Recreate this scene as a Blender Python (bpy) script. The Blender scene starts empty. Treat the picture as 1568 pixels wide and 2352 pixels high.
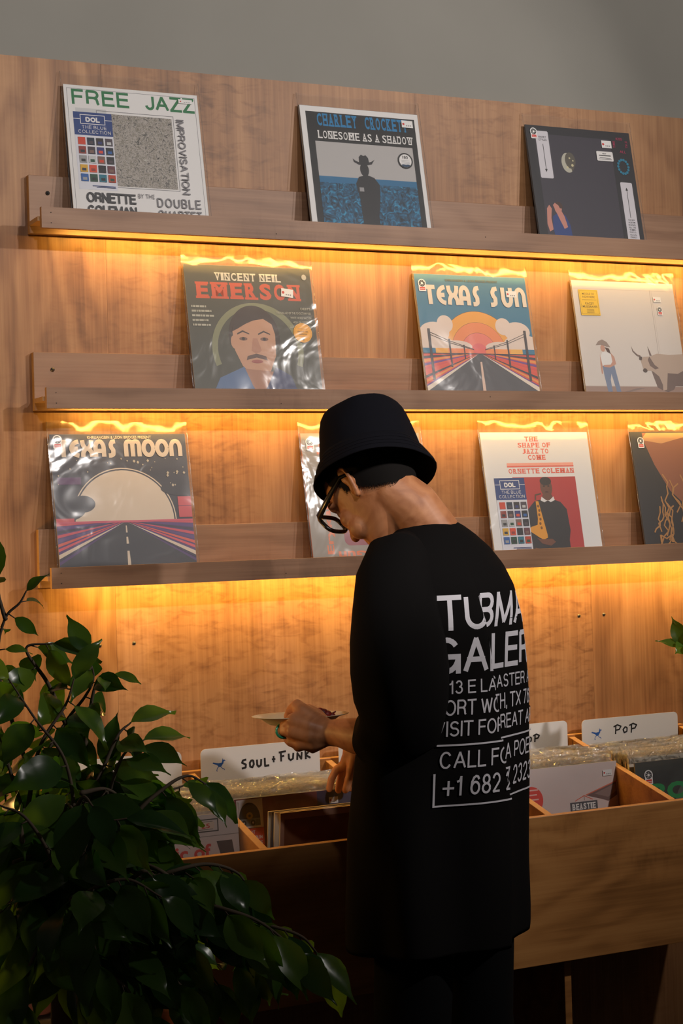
import bpy, bmesh, math, random
from mathutils import Vector, Matrix, noise
R_ = random.Random(7)
S = bpy.context.scene
COL = S.collection
pi = math.pi
sin, cos = math.sin, math.cos

# ------------------------------------------------------------------ camera
CAM = Vector((-1.0775, -3.5802, 1.4636))
CR = Vector((0.9033915, -0.4278389, -0.0289412))
CU = Vector((0.0242767, -0.0163553, 0.9995715))
CF = Vector((0.4281289, 0.9037070, 0.0043887))
FPX, PW, PH = 3832.1, 1568, 2352
cd = bpy.data.cameras.new('camera')
cam = bpy.data.objects.new('camera', cd)
COL.objects.link(cam)
cd.sensor_fit = 'VERTICAL'
cd.sensor_height = 36
cd.lens = FPX / PH * 36
cd.clip_start = .05
cam.matrix_world = Matrix(((CR.x, CU.x, -CF.x, CAM.x), (CR.y, CU.y, -CF.y, CAM.y), (CR.z, CU.z, -CF.z, CAM.z), (0, 0, 0, 1)))
S.camera = cam


def PX(px, py, d):
    """point of the place seen at a pixel of the photograph, d metres ahead of the lens"""
    return CAM + CF * d + CR * ((px - PW / 2) * d / FPX) + CU * ((PH / 2 - py) * d / FPX)


# ------------------------------------------------------------------ world, lamps, exposure
S.view_settings.view_transform = 'Standard'
S.view_settings.look = 'None'
S.view_settings.gamma = 1
S.view_settings.use_curve_mapping = False
S.view_settings.exposure = 0.0
w = bpy.data.worlds.new('room_dim')
S.world = w
w.use_nodes = True
w.node_tree.nodes['Background'].inputs[0].default_value = (1, .82, .66, 1)
w.node_tree.nodes['Background'].inputs[1].default_value = .026
S.cycles.use_denoising = True
S.cycles.transparent_max_bounces = 40
S.cycles.max_bounces = 8
S.cycles.caustics_reflective = False
S.cycles.caustics_refractive = False
S.cycles.sample_clamp_indirect = 4


def spot(name, loc, target, watts, size, blend, radius, color):
    l = bpy.data.lights.new(name, 'SPOT')
    l.energy = watts
    l.spot_size = math.radians(size)
    l.spot_blend = blend
    l.shadow_soft_size = radius
    l.color = color
    o = bpy.data.objects.new(name, l)
    COL.objects.link(o)
    o.location = loc
    o.rotation_euler = (Vector(target) - Vector(loc)).to_track_quat('-Z', 'Y').to_euler()
    return o


spot('ceiling_spotlight', (2.3, -3.35, 3.2), (.45, 0, 2.50), 250, 76, .6, .05, (1, .93, .88))
spot('ceiling_spotlight', (.8, -3.35, 3.2), (.45, 0, 2.05), 106, 41, .25, .05, (1, .93, .88))
spot('ceiling_spotlight', (-.7, -3.35, 3.2), (.12, 0, 2.02), 108, 41, .20, .05, (1, .93, .88))

wl = bpy.data.lights.new('warm_wall_lamp', 'POINT')
wl.energy = 9.5
wl.color = (1, .58, .16)
wl.shadow_soft_size = .09
wlo = bpy.data.objects.new('warm_wall_lamp', wl)
COL.objects.link(wlo)
wlo.location = (-.60, -.17, 1.17)          # lamp past the left edge, behind the plant

Z1, DZ = 2.1054, .3864            # undersides of the ledges
ZB = [Z1 - DZ * i for i in range(3)]
XL, XR = -.1206, 2.35
LED_W = (7.5, 7.5, 10)


def led_lamp(zb, watts):
    l = bpy.data.lights.new('ledge_strip_light', 'AREA')
    l.shape = 'RECTANGLE'
    l.size = XR - XL - .1
    l.size_y = .008
    l.energy = watts
    l.color = (1, .60, .125)
    o = bpy.data.objects.new('ledge_strip_light', l)
    COL.objects.link(o)
    o.location = ((XL + XR) / 2 + .03, -.077, zb + .0125)
    o.rotation_euler = (math.radians(38), 0, 0)      # down and towards the wall
    return o


for zb, wt in zip(ZB, LED_W):
    led_lamp(zb, wt)


# ------------------------------------------------------------------ materials
def newmat(name):
    m = bpy.data.materials.new(name)
    m.use_nodes = True
    nt = m.node_tree
    return m, nt, nt.nodes['Principled BSDF']


_flat = {}


def flat(c, rough=.55, name='print_ink', spec=.5, metal=0):
    k = (tuple(round(x, 4) for x in c), rough, spec, metal)
    if k not in _flat:
        m, nt, b = newmat(name)
        b.inputs['Base Color'].default_value = (c[0], c[1], c[2], 1)
        b.inputs['Roughness'].default_value = rough
        b.inputs['Specular IOR Level'].default_value = spec
        b.inputs['Metallic'].default_value = metal
        _flat[k] = m
    return _flat[k]


def s2l(r, g, b):
    return tuple((x / 255 / 12.92) if x / 255 <= .04045 else ((x / 255 + .055) / 1.055) ** 2.4 for x in (r, g, b))


def ink(r, g, b):
    return flat(s2l(r, g, b), .5)


def nd(nt, typ, **kw):
    n = nt.nodes.new(typ)
    for k, v in kw.items():
        if k.startswith('i_'):
            n.inputs[k[2:].replace('_', ' ')].default_value = v
        else:
            setattr(n, k, v)
    return n


def ramp(nt, stops):
    n = nt.nodes.new('ShaderNodeValToRGB')
    e = n.color_ramp.elements
    while len(e) < len(stops):
        e.new(.5)
    for el, (p, c) in zip(e, stops):
        el.position = p
        el.color = (c[0], c[1], c[2], 1)
    return n


def wood(name, c_dark, c_mid, c_light, axis='Z', seed=0., rough=.45, contrast=1., figure=.5, scale=1., rings=.5):
    """rotary cut plywood: cathedral bands, fine pores and a cross-grain figure"""
    m, nt, b = newmat(name)
    L = nt.links.new
    tc = nd(nt, 'ShaderNodeTexCoord')
    mp = nd(nt, 'ShaderNodeMapping')
    mp.inputs['Location'].default_value = (seed, seed * .7, seed * 1.3)
    if axis == 'X':
        mp.inputs['Rotation'].default_value = (0, pi / 2, 0)
    L(tc.outputs['Object'], mp.inputs['Vector'])

    def stretched(sx, sz):
        q = nd(nt, 'ShaderNodeMapping')
        q.inputs['Scale'].default_value = (sx * scale, sx * scale, sz * scale)
        L(mp.outputs[0], q.inputs['Vector'])
        return q.outputs[0]

    warp = nd(nt, 'ShaderNodeTexNoise', i_Scale=1.0, i_Detail=3.)
    L(stretched(3.4, 1.1), warp.inputs['Vector'])
    band = nd(nt, 'ShaderNodeMath', operation='MULTIPLY')
    L(warp.outputs[0], band.inputs[0])
    band.inputs[1].default_value = 34
    sn = nd(nt, 'ShaderNodeMath', operation='SINE')
    L(band.outputs[0], sn.inputs[0])
    fine = nd(nt, 'ShaderNodeTexNoise', i_Scale=1.0, i_Detail=5., i_Roughness=.65)
    L(stretched(150, 3.2), fine.inputs['Vector'])
    streak = nd(nt, 'ShaderNodeTexNoise', i_Scale=1.0, i_Detail=4.)
    L(stretched(22, .8), streak.inputs['Vector'])
    fig = nd(nt, 'ShaderNodeTexNoise', i_Scale=1.0, i_Detail=3., i_Distortion=.8)
    L(stretched(20, 55), fig.inputs['Vector'])
    blot = nd(nt, 'ShaderNodeTexNoise', i_Scale=2.2, i_Detail=2.)
    L(mp.outputs[0], blot.inputs['Vector'])

    def mad(a, k, c):
        n = nd(nt, 'ShaderNodeMath', operation='MULTIPLY_ADD')
        L(a, n.inputs[0])
        n.inputs[1].default_value = k
        if isinstance(c, float):
            n.inputs[2].default_value = c
        else:
            L(c, n.inputs[2])
        return n.outputs[0]
    # thin growth-ring lines: only the crests of the wave darken
    crest = nd(nt, 'ShaderNodeMath', operation='POWER')
    ab = nd(nt, 'ShaderNodeMath', operation='ABSOLUTE')
    L(sn.outputs[0], ab.inputs[0])
    L(ab.outputs[0], crest.inputs[0])
    crest.inputs[1].default_value = 3.
    smud = nd(nt, 'ShaderNodeMapRange')
    smud.inputs['From Min'].default_value = .47
    smud.inputs['From Max'].default_value = .74
    L(fig.outputs[0], smud.inputs[0])
    # the figure comes and goes across the sheet
    msk = nd(nt, 'ShaderNodeTexNoise', i_Scale=1.0, i_Detail=1.)
    L(stretched(3.0, 1.6), msk.inputs['Vector'])
    mr = nd(nt, 'ShaderNodeMapRange')
    mr.inputs['From Min'].default_value = .42
    mr.inputs['From Max'].default_value = .62
    L(msk.outputs[0], mr.inputs[0])
    mmul = nd(nt, 'ShaderNodeMath', operation='MULTIPLY')
    L(smud.outputs[0], mmul.inputs[0])
    L(mr.outputs[0], mmul.inputs[1])
    smud = mmul
    fk = .6 * figure * contrast
    v = mad(crest.outputs[0], -.22 * rings * contrast, .5 + .09 * rings * contrast - (.5 * .5 + .42 * .5 + .6 * .5) * contrast + fk * .35)
    v = mad(smud.outputs[0], -fk, v)
    v = mad(fine.outputs[0], .5 * contrast, v)
    v = mad(streak.outputs[0], .42 * contrast, v)
    v = mad(blot.outputs[0], .6 * contrast, v)
    rp = ramp(nt, [(.18, c_dark), (.5, c_mid), (.8, c_light)])
    L(v, rp.inputs[0])
    L(rp.outputs[0], b.inputs['Base Color'])
    b.inputs['Roughness'].default_value = rough
    b.inputs['Specular IOR Level'].default_value = .35
    bp = nd(nt, 'ShaderNodeBump', i_Strength=.08, i_Distance=.002)
    L(fine.outputs[0], bp.inputs['Height'])
    L(bp.outputs[0], b.inputs['Normal'])
    return m


WD, WM, WL = (.115, .045, .017), (.30, .140, .058), (.46, .242, .108)
M_panel = [wood('birch_plywood', WD, WM, WL, 'Z', 3.1 * i, figure=(.15, .34, .3, .3)[i], rings=(1.0, .3, .45, .4)[i], contrast=1.) for i in range(4)]
M_ledge = wood('ledge_plywood', (.15, .072, .038), (.29, .158, .092), (.39, .23, .14), 'X', 5., figure=.15, contrast=.8, rings=.6)
M_edge = wood('cut_plywood_edge', (.30, .15, .06), (.50, .28, .12), (.62, .38, .19), 'X', 9., figure=.2, contrast=.7)
M_bin = wood('bin_plywood', (.17, .066, .016), (.35, .15, .042), (.46, .215, .066), 'X', 15., figure=.3, contrast=.9, rings=1.)
M_bin2 = wood('bin_plywood_edge', (.34, .17, .07), (.52, .28, .12), (.64, .38, .18), 'X', 11., figure=.2, contrast=.6)


def plaster():
    m, nt, b = newmat('grey_wall_paint')
    n = nd(nt, 'ShaderNodeTexNoise', i_Scale=2.5, i_Detail=6.)
    tc = nd(nt, 'ShaderNodeTexCoord')
    nt.links.new(tc.outputs['Object'], n.inputs['Vector'])
    rp = ramp(nt, [(.3, (.235, .226, .20)), (.7, (.262, .252, .224))])
    nt.links.new(n.outputs[0], rp.inputs[0])
    nt.links.new(rp.outputs[0], b.inputs['Base Color'])
    b.inputs['Roughness'].default_value = .85
    return m


M_plaster = plaster()


def led_mat():
    m, nt, b = newmat('led_diffuser')
    b.inputs['Base Color'].default_value = (.8, .7, .5, 1)
    b.inputs['Emission Color'].default_value = (1, .57, .19, 1)
    b.inputs['Emission Strength'].default_value = 3.
    return m


M_led = led_mat()
M_screw = flat((.13, .12, .11), .4, 'screw_steel', metal=.8)
M_dark = flat((.012, .011, .011), .6, 'dark_hole')


def plastic(name, milk, gloss_rough, bump, bscale, tint=(1, 1, 1), base=.05):
    """clear polythene: see-through with a wrinkled shine and a little haze"""
    m, nt, b = newmat(name)
    L = nt.links.new
    nt.nodes.remove(b)
    out = nt.nodes['Material Output']
    tr = nd(nt, 'ShaderNodeBsdfTransparent')
    tr.inputs[0].default_value = (.97, .97, .97, 1)
    gl = nd(nt, 'ShaderNodeBsdfGlossy')
    gl.inputs['Roughness'].default_value = gloss_rough
    df = nd(nt, 'ShaderNodeBsdfTranslucent')
    df.inputs[0].default_value = (*tint, 1)
    d2 = nd(nt, 'ShaderNodeBsdfDiffuse')
    d2.inputs[0].default_value = (*tint, 1)
    dm = nd(nt, 'ShaderNodeMixShader', i_Fac=.5)
    L(d2.outputs[0], dm.inputs[1])
    L(df.outputs[0], dm.inputs[2])
    tc = nd(nt, 'ShaderNodeTexCoord')
    mp = nd(nt, 'ShaderNodeMapping')
    oi = nd(nt, 'ShaderNodeObjectInfo')
    L(tc.outputs['Object'], mp.inputs['Vector'])
    rv = nd(nt, 'ShaderNodeVectorMath', operation='SCALE')
    rv.inputs[0].default_value = (37, 19, 53)
    L(oi.outputs['Random'], rv.inputs['Scale'])
    L(rv.outputs[0], mp.inputs['Location'])
    n1 = nd(nt, 'ShaderNodeTexNoise', i_Scale=bscale, i_Detail=2.5, i_Distortion=1.2)
    L(mp.outputs[0], n1.inputs['Vector'])
    bp = nd(nt, 'ShaderNodeBump', i_Strength=bump, i_Distance=.02)
    L(n1.outputs[0], bp.inputs['Height'])
    L(bp.outputs[0], gl.inputs['Normal'])
    lw = nd(nt, 'ShaderNodeFresnel', i_IOR=1.5)
    L(bp.outputs[0], lw.inputs['Normal'])
    ad = nd(nt, 'ShaderNodeMath', operation='MULTIPLY_ADD')
    L(lw.outputs[0], ad.inputs[0])
    ad.inputs[1].default_value = .8
    ad.inputs[2].default_value = base
    m1 = nd(nt, 'ShaderNodeMixShader', i_Fac=milk)
    L(tr.outputs[0], m1.inputs[1])
    L(dm.outputs[0], m1.inputs[2])
    m2 = nd(nt, 'ShaderNodeMixShader')
    L(ad.outputs[0], m2.inputs[0])
    L(m1.outputs[0], m2.inputs[1])
    L(gl.outputs[0], m2.inputs[2])
    L(m2.outputs[0], out.inputs[0])
    return m


M_poly = plastic('clear_polythene', .035, .13, .24, 6.5, base=.0)
M_poly_top = plastic('crumpled_polythene', .24, .10, 1.0, 42., (1, .95, .86), base=.10)


def speckle(name, cols, scale, detail=4.):
    m, nt, b = newmat(name)
    tc = nd(nt, 'ShaderNodeTexCoord')
    n = nd(nt, 'ShaderNodeTexNoise', i_Scale=scale, i_Detail=detail, i_Distortion=2.)
    nt.links.new(tc.outputs['Object'], n.inputs['Vector'])
    k = len(cols)
    rp = ramp(nt, [(.3 + .4 * i / (k - 1), s2l(*c)) for i, c in enumerate(cols)])
    nt.links.new(n.outputs[0], rp.inputs[0])
    nt.links.new(rp.outputs[0], b.inputs['Base Color'])
    b.inputs['Roughness'].default_value = .5
    return m


# ------------------------------------------------------------------ mesh helpers
class MB:
    def __init__(self):
        self.v, self.f, self.m, self.mats, self.sm = [], [], [], [], []

    def mi(self, mat):
        if mat not in self.mats:
            self.mats.append(mat)
        return self.mats.index(mat)

    def add(self, vs, fs, mat, smooth=False):
        o = len(self.v)
        self.v += [tuple(p) for p in vs]
        i = self.mi(mat)
        for f in fs:
            self.f.append([a + o for a in f])
            self.m.append(i)
            self.sm.append(smooth)

    def box(self, x0, x1, y0, y1, z0, z1, mat):
        vs = [(x, y, z) for x in (x0, x1) for y in (y0, y1) for z in (z0, z1)]
        self.add(vs, [(0, 1, 3, 2), (4, 6, 7, 5), (0, 4, 5, 1), (2, 3, 7, 6), (0, 2, 6, 4), (1, 5, 7, 3)], mat)

    def prism(self, poly, axis, a, b, mat):
        """poly of 2-D points swept along an axis from a to b"""
        def P(p, t):
            return (t, p[0], p[1]) if axis == 'x' else (p[0], t, p[1]) if axis == 'y' else (p[0], p[1], t)
        n = len(poly)
        vs = [P(p, a) for p in poly] + [P(p, b) for p in poly]
        fs = [list(range(n)), list(range(2 * n - 1, n - 1, -1))] + [(i, i + n, (i + 1) % n + n, (i + 1) % n) for i in range(n)]
        self.add(vs, fs, mat)

    def loft(self, rings, mat, smooth=True, cap0=True, cap1=True):
        n = len(rings[0])
        vs = [p for r in rings for p in r]
        fs = []
        for k in range(len(rings) - 1):
            for i in range(n):
                j = (i + 1) % n
                fs.append((k * n + i, k * n + j, (k + 1) * n + j, (k + 1) * n + i))
        if cap0:
            fs.append(list(range(n - 1, -1, -1)))
        if cap1:
            fs.append([(len(rings) - 1) * n + i for i in range(n)])
        self.add(vs, fs, mat, smooth)

    def tube(self, pts, radii, mat, n=10, smooth=True, cap=True, flatten=None, up=None):
        """round tube through points; ends rounded off"""
        pts = [Vector(p) for p in pts]
        if not hasattr(radii, '__len__'):
            radii = [radii] * len(pts)
        if cap:
            d0 = (pts[0] - pts[1]).normalized()
            d1 = (pts[-1] - pts[-2]).normalized()
            p0, p1, r0, r1 = pts[0], pts[-1], radii[0], radii[-1]
            pre = [(p0 + d0 * r0 * sin(t), r0 * cos(t)) for t in (1.45, 1.1, .6)]
            post = [(p1 + d1 * r1 * sin(t), r1 * cos(t)) for t in (.6, 1.1, 1.45)]
            radii = [r for _, r in pre] + list(radii) + [r for _, r in post]
            pts = [p for p, _ in pre] + pts + [p for p, _ in post]
        rings = []
        ref = Vector(up) if up else Vector((.13, .2, 1)).normalized()
        for k, p in enumerate(pts):
            t = (pts[min(k + 1, len(pts) - 1)] - pts[max(k - 1, 0)]).normalized()
            if abs(t.dot(ref)) > .97 and not up:
                ref = Vector((1, .3, .1)).normalized()
            a = (ref - t * ref.dot(t)).normalized()
            bb = t.cross(a)
            r = radii[k]
            fl = flatten if flatten else 1
            rings.append([p + a * (r * cos(2 * pi * i / n)) + bb * (r * fl * sin(2 * pi * i / n)) for i in range(n)])
        self.loft(rings, mat, smooth)

    def build(self, name, parent=None, loc=None):
        me = bpy.data.meshes.new(name)
        me.from_pydata(self.v, [], self.f)
        for mt in self.mats:
            me.materials.append(mt)
        me.polygons.foreach_set('material_index', self.m)
        me.polygons.foreach_set('use_smooth', self.sm)
        me.update()
        o = bpy.data.objects.new(name, me)
        COL.objects.link(o)
        if parent:
            o.parent = parent
        if loc:
            o.location = loc
        return o


def fixnormals(o):
    bm = bmesh.new()
    bm.from_mesh(o.data)
    bmesh.ops.recalc_face_normals(bm, faces=bm.faces)
    bm.to_mesh(o.data)
    bm.free()
    return o


def bevel(o, wd=.0015, seg=2):
    fixnormals(o)
    md = o.modifiers.new('edge', 'BEVEL')
    md.width = wd
    md.segments = seg
    md.limit_method = 'ANGLE'
    return o


def tag(o, label=None, cat=None, group=None, kind=None):
    if label:
        o['label'] = label
    if cat:
        o['category'] = cat
    if group:
        o['group'] = group
    if kind:
        o['kind'] = kind
    return o


def empty(name, loc=(0, 0, 0), rot=(0, 0, 0)):
    o = bpy.data.objects.new(name, None)
    o.empty_display_size = .05
    COL.objects.link(o)
    o.location = loc
    o.rotation_euler = rot
    return o


# ------------------------------------------------------------------ lettering
_txt = {}


def glyphs(s, bold=0., spacing=1.):
    k = (s, bold, spacing)
    if k not in _txt:
        cu = bpy.data.curves.new('t', 'FONT')
        cu.body = s
        cu.size = 1
        cu.offset = bold
        cu.space_character = spacing
        cu.resolution_u = 3
        cu.fill_mode = 'FRONT' if hasattr(cu, 'fill_mode') and False else cu.fill_mode
        ob = bpy.data.objects.new('t', cu)
        me = ob.to_mesh()
        v = [(p.co.x, p.co.y) for p in me.vertices]
        f = [tuple(p.vertices) for p in me.polygons]
        ob.to_mesh_clear()
        bpy.data.objects.remove(ob)
        bpy.data.curves.remove(cu)
        _txt[k] = (v, f)
    return _txt[k]


def fitted(s, u0, v0, wd, ht, bold=0., spacing=1., shear=0., rot=0.):
    """the text's polygons scaled into a box with its lower left corner at u0, v0"""
    v, f = glyphs(s, bold, spacing)
    if not v:
        return [], []
    xs = [p[0] for p in v]
    ys = [p[1] for p in v]
    x0, x1, y0, y1 = min(xs), max(xs), min(ys), max(ys)
    out = []
    for x, y in v:
        a = (x - x0) / max(x1 - x0, 1e-6) * wd + shear * (y - y0) / max(y1 - y0, 1e-6) * ht
        b = (y - y0) / max(y1 - y0, 1e-6) * ht
        if rot:
            a, b = a * cos(rot) - b * sin(rot), a * sin(rot) + b * cos(rot)
        out.append((u0 + a, v0 + b))
    return out, f


def arc(cx, cy, rx, ry, a0, a1, n=10):
    return [(cx + rx * cos(math.radians(a0 + (a1 - a0) * i / n)), cy + ry * sin(math.radians(a0 + (a1 - a0) * i / n))) for i in range(n + 1)]


# single-stroke letters in a unit box, for marker handwriting and the round poster alphabet
HAND = {
    'S': [[(.9, .92), (.3, .85), (.12, .62), (.8, .4), (.75, .1), (.05, .02)]],
    'O': [[(.5, .8), (.15, .55), (.2, .15), (.6, .05), (.88, .35), (.8, .72), (.45, .8)]],
    'U': [[(.1, .8), (.12, .25), (.4, .05), (.8, .2), (.88, .82)]],
    'L': [[(.15, .9), (.18, .08), (.95, .1)]],
    '+': [[(.1, .5), (.9, .5)], [(.5, .9), (.5, .1)]],
    'F': [[(-.15, 1.), (1.05, 1.08)], [(.2, 1.), (.22, .0)], [(.2, .55), (.75, .6)]],
    'N': [[(.1, .0), (.15, .75), (.8, .1), (.9, .85)]],
    'K': [[(.12, 1.), (.15, .0)], [(.85, .95), (.15, .45), (.95, .1)]],
    'J': [[(-.3, 1.), (1.1, 1.05)], [(.5, 1.), (.5, .2), (.2, .0), (-.1, .2)]],
    'A': [[(0, 0), (.45, .9), (.95, .0)], [(.2, .35), (.8, .35)]],
    'Z': [[(.0, .92), (.95, .98), (.05, .05), (1., .1)]],
    'P': [[(.15, .0), (.25, .95)], [(-.15, .85), (.5, 1.05), (1.1, .85), (.8, .5), (.2, .45)]],
    'o': [[(.5, .75), (.12, .45), (.3, .08), (.75, .2), (.8, .6), (.5, .75)]],
    'H': [[(.1, 1), (.1, 0)], [(.9, 1), (.9, 0)], [(.1, .5), (.9, .5)]],
    'I': [[(.5, 1), (.5, 0)]],
    'R': [[(.1, 0), (.1, 1), (.7, 1), (.85, .75), (.6, .5), (.1, .5)], [(.5, .5), (.95, 0)]],
    'C': [[(.9, .85), (.4, 1), (.1, .5), (.4, .05), (.9, .15)]],
}
def _c(cx, cy, rx, ry, a0, a1, n=12):
    return arc(cx, cy, rx, ry, a0, a1, n)


SANS = {   # width, strokes
    'A': (.92, [[(0, 0), (.46, 1), (.92, 0)], [(.16, .34), (.76, .34)]]),
    'B': (.78, [[(0, 0), (0, 1), (.42, 1)] + _c(.44, .76, .27, .24, 90, -90)[1:] + [(0, .52)], [(.42, .52)] + _c(.44, .26, .32, .26, 90, -90)[1:] + [(0, 0)]]),
    'C': (.9, [_c(.46, .5, .44, .5, 35, 325, 24)]),
    'D': (.86, [[(0, 0), (0, 1), (.36, 1)] + _c(.38, .5, .46, .5, 90, -90, 16)[1:] + [(0, 0)]]),
    'E': (.72, [[(.70, 1), (0, 1), (0, 0), (.72, 0)], [(0, .53), (.65, .53)]]),
    'F': (.68, [[(.68, 1), (0, 1), (0, 0)], [(0, .52), (.6, .52)]]),
    'G': (.95, [_c(.48, .5, .46, .5, 38, 345, 24) + [(.94, .46), (.52, .46)], [(.94, .46), (.94, .0)]]),
    'H': (.82, [[(0, 0), (0, 1)], [(.82, 0), (.82, 1)], [(0, .52), (.82, .52)]]),
    'I': (.0, [[(0, 0), (0, 1)]]),
    'J': (.56, [[(.56, 1), (.56, .28)] + _c(.28, .28, .28, .28, 0, -175, 10)[1:]]),
    'L': (.64, [[(0, 1), (0, 0), (.64, 0)]]),
    'M': (1., [[(0, 0), (0, 1), (.5, .06), (1., 1), (1., 0)]]),
    'N': (.82, [[(0, 0), (0, 1), (.82, 0), (.82, 1)]]),
    'O': (.98, [_c(.49, .5, .49, .5, 0, 360, 28)]),
    'P': (.72, [[(0, 0), (0, 1), (.42, 1)] + _c(.44, .735, .28, .265, 90, -90)[1:] + [(0, .47)]]),
    'Q': (.98, [_c(.49, .5, .49, .5, 0, 360, 28), [(.6, .25), (.95, -.03)]]),
    'R': (.8, [[(0, 0), (0, 1), (.46, 1)] + _c(.48, .745, .28, .255, 90, -90)[1:] + [(0, .49)], [(.46, .49), (.66, .42), (.72, .25), (.74, .08), (.80, 0)]]),
    'S': (.8, [_c(.41, .755, .34, .245, 20, 250, 14) + _c(.40, .26, .38, .26, 80, -160, 16)]),
    'T': (.8, [[(0, 1), (.8, 1)], [(.4, 1), (.4, 0)]]),
    'U': (.82, [[(0, 1), (0, .36)] + _c(.41, .36, .41, .36, 180, 360, 14)[1:-1] + [(.82, .36), (.82, 1)]]),
    'V': (.86, [[(0, 1), (.43, 0), (.86, 1)]]),
    'W': (1.25, [[(0, 1), (.31, 0), (.625, .95), (.94, 0), (1.25, 1)]]),
    'X': (.84, [[(0, 1), (.84, 0)], [(.84, 1), (0, 0)]]),
    'Y': (.84, [[(0, 1), (.42, .44), (.84, 1)], [(.42, .44), (.42, 0)]]),
    'Z': (.78, [[(.02, 1), (.76, 1), (0, 0), (.78, 0)]]),
    '0': (.62, [_c(.31, .5, .31, .5, 0, 360, 24)]), '1': (.36, [[(0, .74), (.2, .8), (.28, 1), (.28, 0)]]),
    '2': (.62, [_c(.31, .70, .30, .30, 170, -30, 12) + [(.02, .0), (.62, .0)]]),
    '3': (.62, [_c(.30, .75, .27, .25, 165, -85, 12), _c(.30, .27, .32, .27, 85, -165, 14)]),
    '6': (.64, [_c(.33, .33, .31, .33, 0, 360, 20), [(.02, .36), (.06, .68), (.2, .92), (.36, 1.), (.52, .96), (.60, .82)]]),
    '7': (.62, [[(0, 1), (.62, 1), (.36, .5), (.2, 0)]]),
    '8': (.62, [_c(.31, .76, .26, .24, 0, 360, 18), _c(.31, .26, .31, .26, 0, 360, 20)]),
    '+': (.7, [[(0, .38), (.7, .38)], [(.35, .74), (.35, .02)]]), ',': (.06, [[(.04, .06), (.04, -.02), (.0, -.14)]]), '.': (.04, [[(.02, .0), (.02, .06)]]),
}


def sans_polys(s, u0, v0, wd, ht, wt=.13, gap=.30, asp=1.):
    """even-weight grotesque lettering fitted to a box: list of quads"""
    adv, x = [], 0
    for c in s:
        adv.append(x)
        x += .42 if c == ' ' else SANS[c][0] + gap
    tot = x - gap
    t = wt * ht
    sx = (wd - t / asp) / tot
    out = []
    for c, a in zip(s, adv):
        if c == ' ':
            continue
        for line in SANS[c][1]:
            P = [(u0 + t / asp / 2 + (a + px) * sx, v0 + t / 2 + py * (ht - t)) for px, py in line]
            n = len(P)
            for k in range(n - 1):
                (x0, y0), (x1, y1) = P[k], P[k + 1]
                dx, dy = (x1 - x0) * asp, y1 - y0
                l = math.hypot(dx, dy) or 1e-9
                ex, ey = dx / l * t / 2 / asp, dy / l * t / 2
                nx, ny = -dy / l * t / 2 / asp, dx / l * t / 2
                sharp0 = k > 0 or abs(dx) < 1e-9 or abs(dy) < 1e-9 or True
                k0 = .98 if (k == 0 and n < 9) else (.35 if k else 0)
                k1 = .98 if (k == n - 2 and n < 9) else (.35 if k < n - 2 else 0)
                if n < 9:
                    k0 = .95 if (0 < k) else (1. if abs(dx) < 1e-9 or abs(dy) < 1e-9 else .3)
                    k1 = .95 if (k < n - 2) else (1. if abs(dx) < 1e-9 or abs(dy) < 1e-9 else .3)
                    if abs(dx) > 1e-9 and abs(dy) > 1e-9:
                        k0, k1 = min(k0, .3), min(k1, .3)
                out.append([(x0 - ex * k0 + nx, y0 - ey * k0 + ny), (x1 + ex * k1 + nx, y1 + ey * k1 + ny), (x1 + ex * k1 - nx, y1 + ey * k1 - ny), (x0 - ex * k0 - nx, y0 - ey * k0 - ny)])
    return out


DECO = {
    'T': [[(-.05, .9), (1.05, .9)], [(.5, .9), (.5, .0)]],
    'E': [arc(.95, .5, .75, .42, 95, 265, 12), [(.25, .5), (.8, .5)]],
    'X': [[(.08, 1.), (.12, .74), (.28, .56), (.42, .5), (.28, .44), (.12, .26), (.08, 0)], [(.92, 1.), (.88, .74), (.72, .56), (.58, .5), (.72, .44), (.88, .26), (.92, 0)], [(.42, .5), (.58, .5)]],
    'A': [[(.12, .0), (.12, .55)] + arc(.5, .55, .38, .38, 180, 0, 10) + [(.88, .0)], [(.12, .35), (.88, .35)]],
    'S': [[(.85, .93), (.55, .9), (.4, .72), (.45, .55), (.62, .4), (.6, .15), (.4, .07), (.15, .07)]],
    'U': [[(.14, 1.)] + arc(.5, .42, .36, .36, 180, 360, 10) + [(.86, 1.)]],
    'N': [[(.14, .0)] + arc(.5, .56, .36, .36, 180, 0, 10) + [(.86, .0)]],
    'M': [[(.1, .0)] + arc(.3, .7, .2, .22, 180, 0, 8) + [(.5, .0)], [(.5, .3)] + arc(.7, .7, .2, .22, 180, 0, 8) + [(.9, .0)]],
    'O': [arc(.5, .5, .4, .42, 0, 360, 22)],
}


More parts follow.
